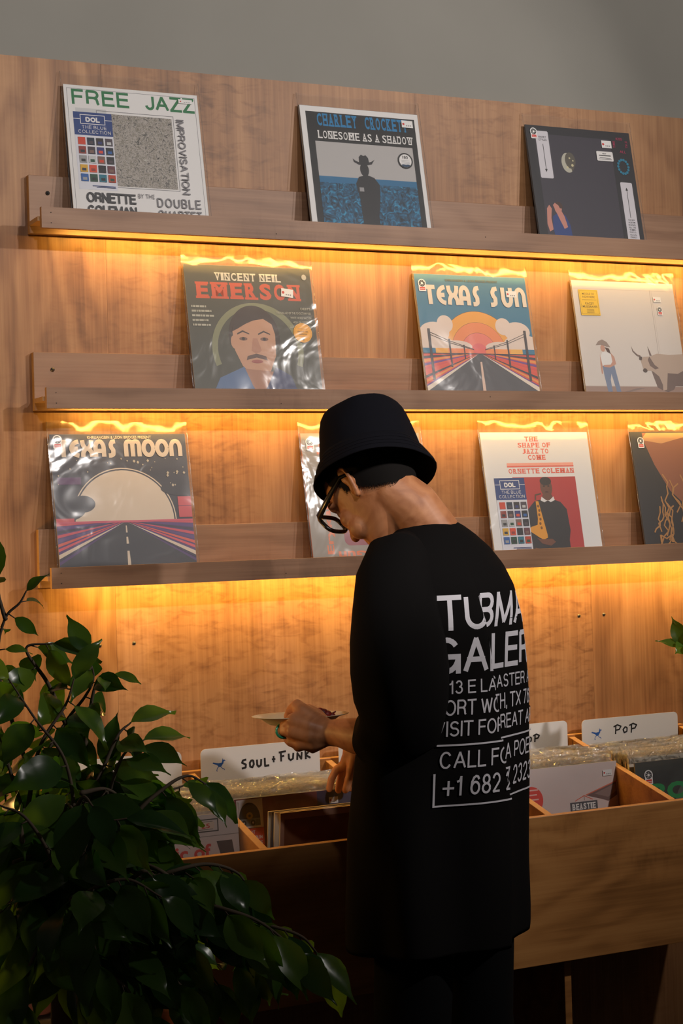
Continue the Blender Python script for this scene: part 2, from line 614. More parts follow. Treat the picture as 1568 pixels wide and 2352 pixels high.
class Art:
    """printing on a flat face: polygons in u (right) and v (up) metres, each layer a hair in front of the last"""

    def __init__(self, mb, W, H, y0):
        self.mb, self.W, self.H, self.y0, self.k, self.hold, self.sub = mb, W, H, y0, 0, False, 0

    def lay(self, pts, faces, mat):
        if not self.hold:
            self.k += 1
        y = self.y0 - .00002 * self.k
        if len(set(i for f in faces for i in f)) == sum(len(f) for f in faces):   # loose pieces: stack them by microns
            for f in faces:
                self.sub += 1
                yy = y - 3e-6 * self.sub
                self.mb.add([(pts[i][0] * self.W, yy, pts[i][1] * self.H) for i in f], [tuple(range(len(f)))], mat)
            return
        self.sub += 1
        self.mb.add([(u * self.W, y - 3e-6 * self.sub, v * self.H) for u, v in pts], faces, mat)

    def poly(self, pts, mat):
        if self.W != 1:                       # keep the printing on its card
            for ax, lim, sg in ((0, .001, 1), (0, .999, -1), (1, .001, 1), (1, .999, -1)):
                out = []
                for i, p in enumerate(pts):
                    q = pts[i - 1]
                    ip, iq = (p[ax] - lim) * sg >= 0, (q[ax] - lim) * sg >= 0
                    if ip != iq:
                        t = (lim - q[ax]) / (p[ax] - q[ax])
                        out.append((q[0] + (p[0] - q[0]) * t, q[1] + (p[1] - q[1]) * t))
                    if ip:
                        out.append(p)
                pts = out
                if len(pts) < 3:
                    return
        self.lay(pts, [list(range(len(pts)))], mat)

    def rect(self, u0, v0, u1, v1, mat):
        self.poly([(u0, v0), (u1, v0), (u1, v1), (u0, v1)], mat)

    def rrect(self, u0, v0, u1, v1, r, mat):
        p = arc(u1 - r, v1 - r, r, r, 0, 90, 5) + arc(u0 + r, v1 - r, r, r, 90, 180, 5) + arc(u0 + r, v0 + r, r, r, 180, 270, 5) + arc(u1 - r, v0 + r, r, r, 270, 360, 5)
        self.poly(p, mat)

    def frame(self, u0, v0, u1, v1, t, mat):
        p = [(u0, v0), (u1, v0), (u1, v1), (u0, v1), (u0 + t, v0 + t), (u1 - t, v0 + t), (u1 - t, v1 - t), (u0 + t, v1 - t)]
        self.lay(p, [(0, 1, 5, 4), (1, 2, 6, 5), (2, 3, 7, 6), (3, 0, 4, 7)], mat)

    def disc(self, u, v, ru, rv, mat, n=28):
        self.poly(arc(u, v, ru, rv, 0, 360 - 360 / n, n - 1), mat)

    def ring(self, u, v, r0, r1, mat, a0=0, a1=360, n=32):
        a = arc(u, v, r0, r0, a0, a1, n)
        b = arc(u, v, r1, r1, a0, a1, n)
        self.lay(a + b, [(i, i + 1, n + 2 + i, n + 1 + i) for i in range(n)], mat)

    def text(self, s, u0, v0, wd, ht, mat, bold=.0, spacing=1., shear=0., rot=0.):
        v, f = fitted(s, u0, v0, wd, ht, bold, spacing, shear, rot)
        if v:
            self.lay(v, f, mat)

    def sans(self, s, u0, v0, wd, ht, mat, wt=.15, gap=.3, rot=0.):
        vs, fs = [], []
        for q in sans_polys(s, 0, 0, wd, ht, wt, gap):
            o = len(vs)
            vs += [(u0 + x * cos(rot) - y * sin(rot), v0 + x * sin(rot) + y * cos(rot)) for x, y in q]
            fs.append((o, o + 1, o + 2, o + 3))
        self.lay(vs, fs, mat)

    def slab(self, s, u0, v0, wd, ht, mat, bold=.02):
        """heavy poster lettering with slab feet, one letter at a time"""
        ws = {'I': .5, ' ': .45, 'M': 1.25, 'W': 1.3}
        tot = sum(ws.get(c, .95) for c in s)
        x = u0
        self.k += 1
        self.hold = True
        for c in s:
            cw = ws.get(c, .95) / tot * wd
            if c != ' ':
                self.text(c, x + cw * .1, v0, cw * .8, ht, mat, bold)
                v, _ = fitted(c, x + cw * .1, v0, cw * .8, ht, bold)
                for lo, hi, b0 in ((v0 - 1e-6, v0 + ht * .1, v0), (v0 + ht * .9, v0 + ht + 1e-6, v0 + ht * .86)):
                    xs = [p[0] for p in v if lo <= p[1] <= hi]
                    if xs and c not in 'OCSGJ':
                        self.rect(min(xs) - cw * .06, b0, max(xs) + cw * .06, b0 + ht * .14, mat)
            x += cw
        self.hold = False

    def stroke(self, pts, t, mat, asp=1.):
        """a marker line of width t, in u units"""
        vs, fs = [], []
        for a, b in zip(pts, pts[1:]):
            dx, dy = b[0] - a[0], (b[1] - a[1]) * asp
            l = math.hypot(dx, dy) or 1e-6
            nx, ny = -dy / l * t / 2, dx / l * t / 2 / asp
            o = len(vs)
            vs += [(a[0] + nx, a[1] + ny), (b[0] + nx, b[1] + ny), (b[0] - nx, b[1] - ny), (a[0] - nx, a[1] - ny)]
            fs.append((o, o + 1, o + 2, o + 3))
        for p in pts[1:-1]:
            o = len(vs)
            vs += [(p[0] + t / 2 * cos(k * pi / 4), p[1] + t / 2 / asp * sin(k * pi / 4)) for k in range(8)]
            fs.append(tuple(range(o, o + 8)))
        self.lay(vs, fs, mat)

    def strokes(self, s, font, u0, v0, cw, ch, gap, t, mat, asp=1., widths={}):
        x = u0
        self.k += 1
        self.hold = True
        for c in s:
            k = widths.get(c, 1.)
            if c in font:
                for line in font[c]:
                    self.stroke([(x + p[0] * cw * k, v0 + p[1] * ch) for p in line], t, mat, asp)
            x += cw * k + gap
        self.hold = False


# ------------------------------------------------------------------ the room
mb = MB()
mb.box(-3, 4.5, .02, .1, 0, 3.9, M_plaster)
tag(mb.build('wall_back'), 'painted grey wall rising above the plywood panels', kind='structure')
mb = MB()
mfloor = speckle('dark_concrete', [(38, 32, 28), (52, 45, 40)], 3.)
mb.box(-3, 4.5, -5, .1, -.05, 0, mfloor)
tag(mb.build('floor'), 'dark bare floor under the record bins', kind='structure')

TOPZ = 2.4958
seams = [-1.24, .0555, 1.317, 2.58, 3.82]
plab = ['plywood wall panel left of the ledge ends', 'plywood wall panel behind the left and middle albums', 'plywood wall panel at the right edge', 'plywood wall panel beyond the right edge']
for i in range(4):
    mb = MB()
    x0, x1 = seams[i] + .0002, seams[i + 1] - .0002
    mb.box(0, x1 - x0, 0, .0185, 0, TOPZ, M_panel[i])
    p = mb.build('trim_%d' % (i + 1), loc=(x0, 0, 0))
    fixnormals(p)
    tag(p, plab[i], kind='structure')
    for sx, sz in ((.016, 1.199), (.0955, 1.200), (1.2775, 1.201), (1.353, 1.201), (2.54, 1.2), (2.62, 1.2)):
        if x0 < sx < x1:
            q = MB()
            q.tube([(0, .001, 0), (0, -.0012, 0)], .0042, M_screw, 12, cap=False)
            q.tube([(0, -.0012, 0), (0, -.0016, 0)], .0018, M_dark, 8, cap=False)
            q.build('screw', p, (sx - x0, 0, sz))

# ------------------------------------------------------------------ three picture ledges
DEP, LIPH, BH = .0957, .0449, .1282
ledge_lab = ['top plywood display ledge, with the grey-white jazz record at its left end',
             'middle plywood display ledge, just above the bucket hat',
             'bottom plywood display ledge, crossing behind the man']
for i, zb in enumerate(ZB):
    L = empty('display_ledge', (XL, 0, zb))
    tag(L, ledge_lab[i], 'shelf', 'plywood display ledges on the wall')
    n = XR - XL
    b = MB(); b.box(0, n, -.018, -.0002, .0003, BH, M_ledge)
    bb = bevel(b.build('back_board', L), .0012)
    b = MB(); b.box(.0, n, -DEP + .0125, -.0182, .0162, .0262, M_edge)
    b.box(.0, n, -DEP + .0125, -DEP + .0285, .0005, .016, M_edge) if False else None
    bevel(b.build('deck_board', L), .0008)
    b = MB(); b.box(.0057, n, -DEP, -DEP + .0123, 0, LIPH, M_ledge)
    lp = b.build('lip_board', L)
    lp.data.materials.append(M_edge)
    fixnormals(lp)
    for pl in lp.data.polygons:
        if abs(pl.normal.x) > .9 or pl.normal.z > .9:
            pl.material_index = 1
    for pl in bb.data.polygons:
        pass
    bb.data.materials.append(M_edge)
    for pl in bb.data.polygons:
        if abs(pl.normal.x) > .9:
            pl.material_index = 1
    for xx, zz in ((.0265, .033), (.0265, .011), (.55, .012), (1.1, .03)):
        b = MB()
        b.tube([(xx, -DEP + .001, zz), (xx, -DEP - .0003, zz)], .0012, M_dark, 6, cap=False)
        b.build('nail_hole', L)
    b = MB(); b.box(.045, n - .02, -.0815, -.0735, .0140, .0160, M_led)
    b.build('led_strip', L)
    q = MB()
    q.tube([(0, .0, 0), (0, -.0015, 0)], .0046, M_screw, 14, cap=False)
    q.tube([(0, -.0015, 0), (0, -.002, 0)], .0019, M_dark, 8, cap=False)
    q.build('screw', L, (.042, -.0182, .09))

# ------------------------------------------------------------------ albums on the ledges
JW = .314
WHT, BLK = ink(225, 222, 220), ink(22, 22, 24)


def shop_sticker(root, u, v, y, s=.016):
    """white tag with a black spoked disc over a red block"""
    b = MB()
    a = Art(b, 1, 1, y + .0008)
    w = flat((.82, .80, .78), .4)
    a.rrect(u - s * .62, v - s * 1.25, u + s * .62, v + s * .3, s * .15, w)
    a.disc(u, v, s * .68, s * .68, w)
    a.ring(u, v, s * .2, s * .52, BLK)
    for k in range(8):
        t = k * pi / 4
        a.disc(u + s * .36 * cos(t), v + s * .36 * sin(t), s * .06, s * .06, w, 8)
    a.rect(u - s * .45, v - s * 1.05, u + s * .45, v - s * .58, ink(215, 60, 50))
    a.rect(u - s * .38, v - s * .88, u + s * .38, v - s * .82, w)
    return tag(b.build('shop_sticker', root), 'white tag with a black disc and red block')


def price_sticker(root, u, v, wd, ht, y, txt='24.99', rot=0):
    b = MB()
    a = Art(b, 1, 1, y + .0008)
    c, s_ = cos(rot), sin(rot)
    u += .0055 * 0

    def T(p):
        return (u + p[0] * c - p[1] * s_, v + p[0] * s_ + p[1] * c)
    a.poly([T(p) for p in ((0, 0), (wd, 0), (wd, ht), (0, ht))], flat((.80, .78, .76), .4))
    a.poly([T(p) for p in arc(wd * .16, ht * .5, ht * .17, ht * .17, 0, 330, 10)], ink(200, 50, 45))
    for k in range(3):
        x0 = wd * (.38 + .17 * k)
        a.poly([T(p) for p in ((x0, ht * .2), (x0 + wd * .11, ht * .2), (x0 + wd * .11, ht * .38), (x0, ht * .38))], ink(150, 148, 150))
    return tag(b.build('price_sticker', root), 'small white price sticker')


def sleeve_mesh(root, W, H, x0, y, seed, amp=.0016, hjack=.315, name='plastic_sleeve'):
    """wavy clear front sheet, a little larger than the cover, its mouth crumpled above it"""
    b = MB()
    nx, nz = 26, 30
    vs = []
    for j in range(nz + 1):
        for i in range(nx + 1):
            u, v = i / nx, j / nz
            x, z = x0 + u * W, v * H
            q = noise.noise(Vector((x * 9 + seed * 7, z * 7, seed))) * amp + noise.noise(Vector((x * 25, z * 22 + seed, seed * 3))) * amp * .35
            edge = min(u, 1 - u, v) * 12
            q *= min(1, edge)
            yy = y - abs(q) - .0004
            if z > hjack:
                t = (z - hjack) / (H - hjack)
                yy = y + .0015 * t + noise.noise(Vector((x * 40, z * 20, seed * 5))) * .003 * t
                z += noise.noise(Vector((x * 30, 2.2, seed * 9))) * .005 * t
            vs.append((x, yy, z))
    fs = [(j * (nx + 1) + i, j * (nx + 1) + i + 1, (j + 1) * (nx + 1) + i + 1, (j + 1) * (nx + 1) + i) for j in range(nz) for i in range(nx)]
    b.add(vs, fs, M_poly, True)
    for xx in (x0 + .0006, x0 + W - .0006):
        b.tube([(xx, y + .001 + .0006 * sin(k * 2.1 + seed), H * k / 12) for k in range(13)], .0008, M_poly, 5, cap=False)
    o = b.build(name, root)
    return tag(o, 'clear wrinkled plastic sleeve')


def album(i_ledge, x, label, paint, seed, edge=(.55, .5, .45), base=WHT, thick=.0032, front=0., group=None):
    """a record cover leaning on a ledge; x is the left edge of its plastic sleeve"""
    zb = ZB[i_ledge]
    lean = math.atan2(.0737 - .0077, .3434)
    t = empty('record_album', (x, -.0737 - front, zb + .0264), (-lean, 0, 0))
    b = MB()
    b.box(.0055, .0055 + JW, .0030, .0030 + thick, .0, .315, flat(edge, .6, 'card_edge'))
    if paint:
        a = Art(b, JW, .315, .0030)
        sh = len(b.v)
        a.rect(0.002, .002, .998, .998, base)
        paint(a, t)
        b.v = b.v[:sh] + [(p[0] + .0055, p[1], p[2]) for p in b.v[sh:]]
    b.build('cover', t)
    if paint:
        sleeve_mesh(t, .325, .3434, 0, 0, seed)
    tag(t, label, 'record', group or 'record albums displayed on the ledges')
    return t


def dol(a, u0, v0, wd, ht):
    """the blue promotional sheet: a boxed heading over rows of small square thumbnails"""
    nb, pw = ink(28, 58, 120), ink(214, 214, 222)
    a.rect(u0, v0, u0 + wd, v0 + ht, pw)
    a.rect(u0, v0 + ht * .70, u0 + wd, v0 + ht, nb)
    a.frame(u0 + wd * .17, v0 + ht * .845, u0 + wd * .82, v0 + ht * .97, wd * .018, WHT)
    a.rect(u0, v0 + ht * .905, u0 + wd * .17, v0 + ht * .912, WHT)
    a.rect(u0 + wd * .82, v0 + ht * .905, u0 + wd, v0 + ht * .912, WHT)
    a.sans('DOL', u0 + wd * .31, v0 + ht * .873, wd * .37, ht * .065, WHT, .26, .4)
    a.sans('THE BLUE', u0 + wd * .2, v0 + ht * .785, wd * .64, ht * .042, WHT, .12, .4)
    a.sans('COLLECTION', u0 + wd * .1, v0 + ht * .725, wd * .84, ht * .042, WHT, .12, .4)
    cols = [(200, 60, 30), (24, 40, 60), (40, 34, 36), (70, 60, 70), (140, 50, 40), (60, 50, 60), (40, 50, 110), (30, 34, 44),
            (150, 150, 150), (190, 190, 190), (120, 90, 80), (30, 32, 38), (210, 160, 40), (210, 70, 40), (30, 30, 34), (100, 50, 60),
            (30, 90, 160), (24, 70, 50), (24, 110, 130), (180, 60, 30)]
    for r in range(5):
        for c in range(4):
            x = u0 + wd * (.07 + .235 * c)
            y = v0 + ht * (.575 - .118 * r)
            a.rect(x, y, x + wd * .19, y + ht * .095, ink(*cols[r * 4 + c]))
            k = cols[(r * 7 + c * 3) % 20]
            a.rect(x + wd * .04, y + ht * .015, x + wd * .15, y + ht * .05, ink(*k))
    a.rect(u0 + wd * .35, v0 + ht * .045, u0 + wd * .95, v0 + ht * .052, nb)
    a.rect(u0 + wd * .45, v0 + ht * .03, u0 + wd * .95, v0 + ht * .036, nb)


def art_free(a, t):
    g = ink(32, 112, 66)
    gr = ink(120, 118, 122)
    a.frame(.022, .03, .978, .975, .003, gr)
    a.sans('FREE', .055, .855, .42, .115, g, .17, .38)
    a.sans('JAZZ', .595, .855, .375, .115, g, .17, .3)
    a.rect(.075, .80, .3, .83, ink(200, 200, 200))
    a.frame(.225, .25, .80, .82, .004, gr)
    a.rect(.245, .262, .785, .80, speckle('mottled_print', [(60, 58, 56), (120, 116, 110), (176, 168, 160), (110, 104, 92), (190, 184, 176)], 95., 6.))
    dol(a, .055, .225, .28, .575)
    a.sans('ORNETTE', .10, .13, .36, .075, ink(50, 50, 54), .19)
    a.sans('COLEMAN', .10, .035, .36, .075, ink(50, 50, 54), .19)
    a.text('BY THE', .48, .18, .12, .032, gr)
    a.sans('DOUBLE', .615, .12, .33, .07, gr, .14, .5)
    a.sans('QUARTET', .615, .03, .33, .07, gr, .14, .45)
    a.sans('IMPROVISATION', .815, .795, .57, .058, gr, .15, .32, rot=-pi / 2)
    price_sticker(t, .272, .291, .033, .010, 0)


def art_crockett(a, t):
    b = ink(24, 118, 170)
    a.rect(.045, -.0, .965, .955, BLK)
    a.slab('CHARLEY', .13, .845, .34, .10, b, .03)
    a.slab('CROCKETT', .53, .845, .37, .10, b, .03)
    a.slab('LONESOME AS A SHADOW', .125, .745, .81, .062, WHT, .012)
    a.rect(.10, .40, .92, .72, ink(176, 172, 170))
    a.rect(.10, .0, .92, .445, speckle('blue_field_print', [(12, 24, 34), (20, 60, 84), (26, 92, 130), (48, 150, 190)], 60., 5.))
    a.poly([(.10, .445), (.92, .445), (.92, .40), (.10, .395)], ink(36, 104, 146))
    d = ink(34, 34, 38)
    # standing figure in a wide hat
    a.poly([(.43, .0), (.42, .28), (.40, .40), (.43, .455), (.50, .475), (.56, .455), (.60, .40), (.59, .28), (.565, .15), (.57, .0)], d)
    a.disc(.485, .515, .037, .055, d)
    a.poly([(.445, .562), (.448, .615), (.468, .635), (.488, .626), (.508, .633), (.526, .612), (.532, .568)], d)
    a.poly([(.395, .60), (.402, .573), (.44, .553), (.50, .549), (.552, .562), (.58, .602), (.548, .582), (.50, .570), (.45, .572), (.418, .584)], d)
    a.rect(.425, .34, .462, .372, ink(150, 148, 150))
    b2 = MB()
    a2 = Art(b2, 1, 1, .0008)
    a2.disc(.270, .192, .020, .020, BLK, 36)
    a2.disc(.270, .192, .0165, .0165, WHT, 36)
    a2.text('180', .2625, .197, .015, .0075, BLK, .02)
    for k in range(4):
        a2.rect(.259, .192 - k * .0035, .281, .1932 - k * .0035, ink(170, 170, 172))
    a2.poly([(.258, .181), (.264, .183), (.27, .1815), (.276, .1832), (.282, .181), (.278, .1772), (.27, .1755), (.262, .1772)], ink(30, 60, 90))
    tag(b2.build('round_sticker', t), 'round white sticker with a black rim reading 180')
    price_sticker(t, .272, .278, .03, .018, 0)


def art_styles(a, t):
    a.rect(.0, .0, 1, 1, ink(34, 33, 38))
    a.rect(.08, .0, .80, .93, ink(56, 52, 62))
    a.disc(.36, .70, .06, .085, ink(86, 80, 70))
    a.poly(arc(.36, .70, .06, .085, 90, 300, 14), ink(180, 176, 160))
    a.disc(.385, .72, .05, .07, ink(86, 80, 70), 20)
    for q, r in (((.40, .68), .012), ((.35, .66), .01), ((.38, .74), .008), ((.41, .72), .007)):
        a.disc(q[0], q[1], r, r, ink(200, 190, 150), 10)
    sk, bl = ink(196, 132, 116), ink(40, 62, 120)
    a.poly([(.155, -.0), (.135, .14), (.145, .235), (.20, .27), (.265, .25), (.30, .17), (.31, .05), (.30, 0)], bl)
    a.disc(.205, .305, .034, .045, sk)
    a.poly(arc(.212, .318, .038, .042, -20, 190, 14), ink(70, 48, 40))
    a.poly([(.10, .30), (.085, .17), (.10, .105), (.135, .125), (.13, .22), (.145, .30), (.125, .33)], sk)
    a.poly([(.16, .33), (.20, .23), (.24, .135), (.275, .15), (.255, .24), (.21, .33), (.18, .35)], sk)
    pw = ink(206, 202, 208)
    a.rrect(.085, .555, .205, .955, .012, pw)
    a.text('HARRY', .11, .895, .075, .018, BLK, .01)
    a.text('STYLES', .11, .87, .075, .018, BLK, .01)
    a.rect(.142, .62, .147, .845, BLK)
    a.poly([(.132, .632), (.1445, .605), (.157, .632)], BLK)
    a.rrect(.84, .045, .955, .565, .012, pw)
    a.rect(.893, .26, .898, .50, BLK)
    a.poly([(.883, .495), (.8955, .522), (.908, .495)], BLK)
    for k, s_ in enumerate(('THE NEW', 'ALBUM', 'KISS', 'ALL THE', 'TIME.', 'DISCO,', 'OCCAS-', 'IONALLY')):
        a.text(s_, .865, .235 - k * .021, .066, .014, BLK, .01)
    for s_, u, v, r in (('KISS', .86, .93, 0), ('TIME', .845, .86, pi / 2), ('IT ALL', .945, .925, -pi / 2), ('ALL', .88, .82, 0)):
        a.text(s_, u, v, .06, .022, ink(170, 46, 84), .012, rot=r)
    for k in range(14):
        q = k * 2 * pi / 14
        a.disc(.895 + .05 * cos(q), .70 + .06 * sin(q), .012, .012, ink(30, 120, 150), 8)
    shop_sticker(t, .027, .297, 0, .015)
    price_sticker(t, .228, .268, .030, .020, 0)
    b2 = MB()
    a2 = Art(b2, 1, 1, .0008)
    a2.rrect(.208, .232, .258, .258, .003, WHT)
    a2.text('NEW', .226, .250, .012, .004, BLK, .02)
    a2.rect(.215, .2455, .251, .248, BLK)
    a2.rect(.216, .2395, .25, .241, ink(90, 90, 92))
    a2.rect(.213, .2360, .253, .2375, ink(90, 90, 92))
    tag(b2.build('white_sticker', t), 'white rectangular sticker')


def art_emerson(a, t):
    a.rect(0, 0, 1, 1, ink(74, 72, 62))
    cr, rd = ink(214, 206, 190), ink(206, 84, 52)
    a.slab('VINCENT NEIL', .23, .885, .53, .06, cr, .03)
    a.slab('EMERSON', .07, .745, .84, .125, rd, .045)
    a.ring(.52, .36, .315, .36, ink(132, 132, 100), -20, 200, 40)
    hair, skin = ink(62, 48, 44), ink(196, 146, 116)
    a.poly(arc(.5, .46, .20, .24, -15, 195, 24), hair)
    a.poly([(.33, .50), (.345, .575), (.42, .60), (.5, .585), (.58, .60), (.645, .56), (.665, .48), (.655, .32), (.60, .20), (.53, .15), (.47, .16), (.385, .24), (.335, .36)], skin)
    a.disc(.335, .42, .025, .05, skin, 14)
    for u in (.41, .575):
        a.poly([(u - .045, .475), (u, .497), (u + .05, .478), (u + .05, .487), (u, .51), (u - .045, .487)], hair)
        a.disc(u, .445, .032, .014, ink(120, 84, 70), 14)
        a.disc(u, .446, .012, .012, ink(40, 30, 30), 10)
    a.poly([(.485, .45), (.465, .355), (.495, .34), (.53, .345), (.545, .36), (.52, .45)], ink(178, 124, 98))
    a.poly([(.43, .315), (.50, .335), (.575, .315), (.585, .285), (.50, .305), (.42, .285)], ink(92, 66, 58))
    a.disc(.502, .275, .045, .014, ink(160, 84, 76), 14)
    a.poly([(.43, .19), (.53, .13), (.60, .19), (.56, .15), (.52, .10), (.46, .13)], ink(84, 62, 54))
    a.poly([(.40, .22), (.62, .20), (.60, .04), (.50, .0), (.44, .05)], ink(168, 118, 92))
    a.poly([(.395, .235), (.20, .15), (.12, .0), (.50, .0), (.45, .09)], ink(88, 112, 150))
    a.poly([(.645, .235), (.76, .17), (.82, .0), (.50, .0), (.565, .09)], ink(62, 68, 104))
    a.poly([(.33, .50), (.345, .575), (.42, .60), (.5, .585), (.44, .56), (.37, .52)], hair)
    for k in range(5):                      # lines of small lettering lost in the glare
        x = .03
        for q in range(7):
            wq = .014 + .008 * ((k * 3 + q * 5) % 4)
            if x + wq < .17 + .02 * (k % 3):
                a.rect(x, .675 - k * .035, x + wq - .004, .690 - k * .035, ink(176, 172, 156))
            x += wq
    for k, s_ in enumerate(('DEBTS', 'THE BALLAD OF THE CHOCTAW KID', 'WHITE HORSE SALOON', 'HIGH ON GETTIN BY', 'SADDLED UP AND TAMED')):
        wd = (.08, .28, .17, .15, .18)[k]
        a.text(s_, .97 - wd, .675 - k * .035, wd, .017, ink(186, 182, 166), .012)
    a.disc(.945, .93, .02, .022, ink(190, 184, 170), 16)
    b2 = MB()
    a2 = Art(b2, 1, 1, .0008)
    yl = ink(242, 168, 30)
    a2.disc(.284, .157, .0235, .0235, yl, 36)
    a2.ring(.284, .157, .0208, .0212, ink(120, 70, 30))
    a2.text('VINCENT NEIL', .270, .158, .028, .0035, ink(90, 60, 24), .02)
    a2.text('EMERSON', .2735, .152, .021, .0035, ink(90, 60, 24), .02)
    a2.rect(.272, .166, .296, .1668, ink(170, 110, 30))
    a2.rect(.274, .147, .294, .1478, ink(170, 110, 30))
    a2.disc(.284, .141, .0025, .0025, ink(60, 44, 30), 10)
    tag(b2.build('round_sticker', t), 'round orange sticker')
    price_sticker(t, .239, .245, .030, .020, 0, rot=-.12)


def landscape(a, top, sky, bands, disc_cols, road, cloud):
    """a plain road running to a horizon under a round disc"""
    hz = .375
    a.rect(0, 0, 1, 1, sky)
    for r, c in disc_cols:
        a.poly(arc(.5, hz, r, r * 1.0, 0, 180, 28), c)
    if cloud:
        for cx, cy, rx, ry in ((.12, .53, .13, .085), (.22, .60, .07, .07), (.1, .44, .18, .07), (.3, .42, .14, .05), (.86, .55, .12, .08), (.74, .59, .07, .07), (.9, .45, .17, .075), (.70, .42, .14, .045)):
            a.disc(cx, cy, rx, ry, cloud)
    a.rect(0, .0, 1, hz, bands[0])
    n = 9
    for k in range(n):
        # stripes fan out from the vanishing point
        for sgn in (-1, 1):
            y0, y1 = hz - .008 - .026 * k - .0035 * k * k * .2, hz - .008 - .026 * (k + .8) - .0035 * k * k * .2
            a.poly([(.5, hz), (.5 + sgn * .5, y0), (.5 + sgn * .5, y1)], bands[1 + k % (len(bands) - 1)])
    a.poly([(.0, .0), (.0, .07), (.495, hz - .005), (.505, hz - .005), (1, .07), (1, .0)], road)


def art_sun(a, t):
    bl, cr = ink(64, 122, 152), ink(232, 214, 194)
    og, or2, pk = ink(238, 164, 70), ink(238, 140, 88), ink(236, 128, 110)
    landscape(a, 0, bl, [ink(226, 96, 74), ink(226, 90, 76), ink(70, 66, 76), ink(236, 150, 76), ink(120, 76, 140), ink(220, 84, 84)],
              [(.335, ink(110, 80, 60)), (.332, og), (.245, ink(110, 80, 60)), (.243, or2), (.16, ink(110, 80, 60)), (.158, pk), (.075, ink(228, 110, 110))], ink(86, 84, 88), ink(228, 206, 192))
    for k, c in enumerate(((64, 122, 152), (240, 170, 70), (238, 140, 88), (238, 130, 90), (232, 110, 100), (238, 140, 88), (240, 150, 80), (240, 180, 90), (64, 122, 152))):
        a.rect(k / 9, .365, (k + 1) / 9, .405, ink(*c))
    a.rect(0, .360, 1, .367, ink(70, 66, 76))
    for sgn in (-1, 1):
        a.poly([(.5 + sgn * .01, .365), (.5 + sgn * .5, .10), (.5 + sgn * .5, .06)], cr)
    a.poly([(.492, .30), (.508, .30), (.515, .0), (.485, .0)], ink(224, 190, 170))
    dk = ink(72, 68, 74)
    for sgn in (-1, 1):
        for d_, h_, l_, w_ in ((.43, .56, .15, .022), (.26, .48, .255, .014), (.135, .435, .32, .01)):
            x = .5 + sgn * d_
            a.rect(x - w_ / 2, l_, x + w_ / 2, h_, dk)
        a.stroke([(.5 + sgn * .43, .535), (.5 + sgn * .26, .465), (.5 + sgn * .05, .40)], .004, dk)
        a.stroke([(.5 + sgn * .43, .515), (.5 + sgn * .26, .45), (.5 + sgn * .05, .395)], .004, dk)
    a.text('KHRUANGBIN & LEON BRIDGES PRESENT', .27, .945, .47, .020, ink(96, 96, 84), .01)
    for s_, u0, cw in (('TEXAS', .075, .088), ('SUN', .64, .098)):
        a.strokes(s_, DECO, u0, .755, cw, .155, .014 if s_ == 'TEXAS' else .022, .036, cr)
    shop_sticker(t, .024, .290, 0, .016)
    price_sticker(t, .258, .262, .030, .016, 0)


def art_moon(a, t):
    sky, cr = ink(52, 52, 66), ink(222, 200, 176)
    landscape(a, 0, sky, [ink(84, 60, 110), ink(214, 84, 96), ink(92, 64, 122), ink(60, 52, 76), ink(206, 76, 92), ink(92, 64, 122), ink(216, 92, 76)],
              [(.385, sky), (.38, cr), (.372, sky), (.362, cr)], ink(58, 58, 66), None)
    sk2 = ink(50, 50, 62)
    for cx, cy, rx, ry in ((.07, .47, .15, .09), (.2, .5, .09, .06), (.95, .60, .17, .055)):
        a.disc(cx, cy, rx, ry, sk2)
    a.rect(.0, .375, .13, .40, ink(206, 84, 92))
    a.rect(.90, .39, 1., .54, ink(206, 84, 92))
    a.rect(.90, .47, 1., .475, ink(120, 60, 90))
    a.rect(.0, .362, 1, .377, ink(206, 90, 110))
    a.rect(.03, .64, .2, .69, ink(96, 62, 104))
    for sgn in (-1, 1):
        a.poly([(.5 + sgn * .01, .365), (.5 + sgn * .5, .145), (.5 + sgn * .5, .115)], cr)
    a.poly([(.492, .16), (.508, .16), (.514, .0), (.486, .0)], cr)
    a.poly([(.494, .26), (.506, .26), (.509, .21), (.491, .21)], cr)
    a.poly([(.496, .34), (.504, .34), (.506, .29), (.494, .29)], cr)
    r = random.Random(3)
    for k in range(46):
        u, v = r.uniform(.03, .97), r.uniform(.62, .82)
        if math.hypot(u - .5, (v - .375)) > .41:
            s_ = r.choice((.004, .004, .006, .010))
            a.poly([(u - s_, v), (u, v - s_ * 1.2), (u + s_, v), (u, v + s_ * 1.2)], ink(200, 184, 160))
    a.text('KHRUANGBIN & LEON BRIDGES PRESENT', .27, .965, .47, .020, cr, .01)
    for s_, u0, cw in (('TEXAS', .06, .078), ('MOON', .535, .090)):
        a.strokes(s_, DECO, u0, .835, cw, .12, .012, .032, cr, widths={'M': 1.35, 'T': .8})
    shop_sticker(t, .022, .302, 0, .016)


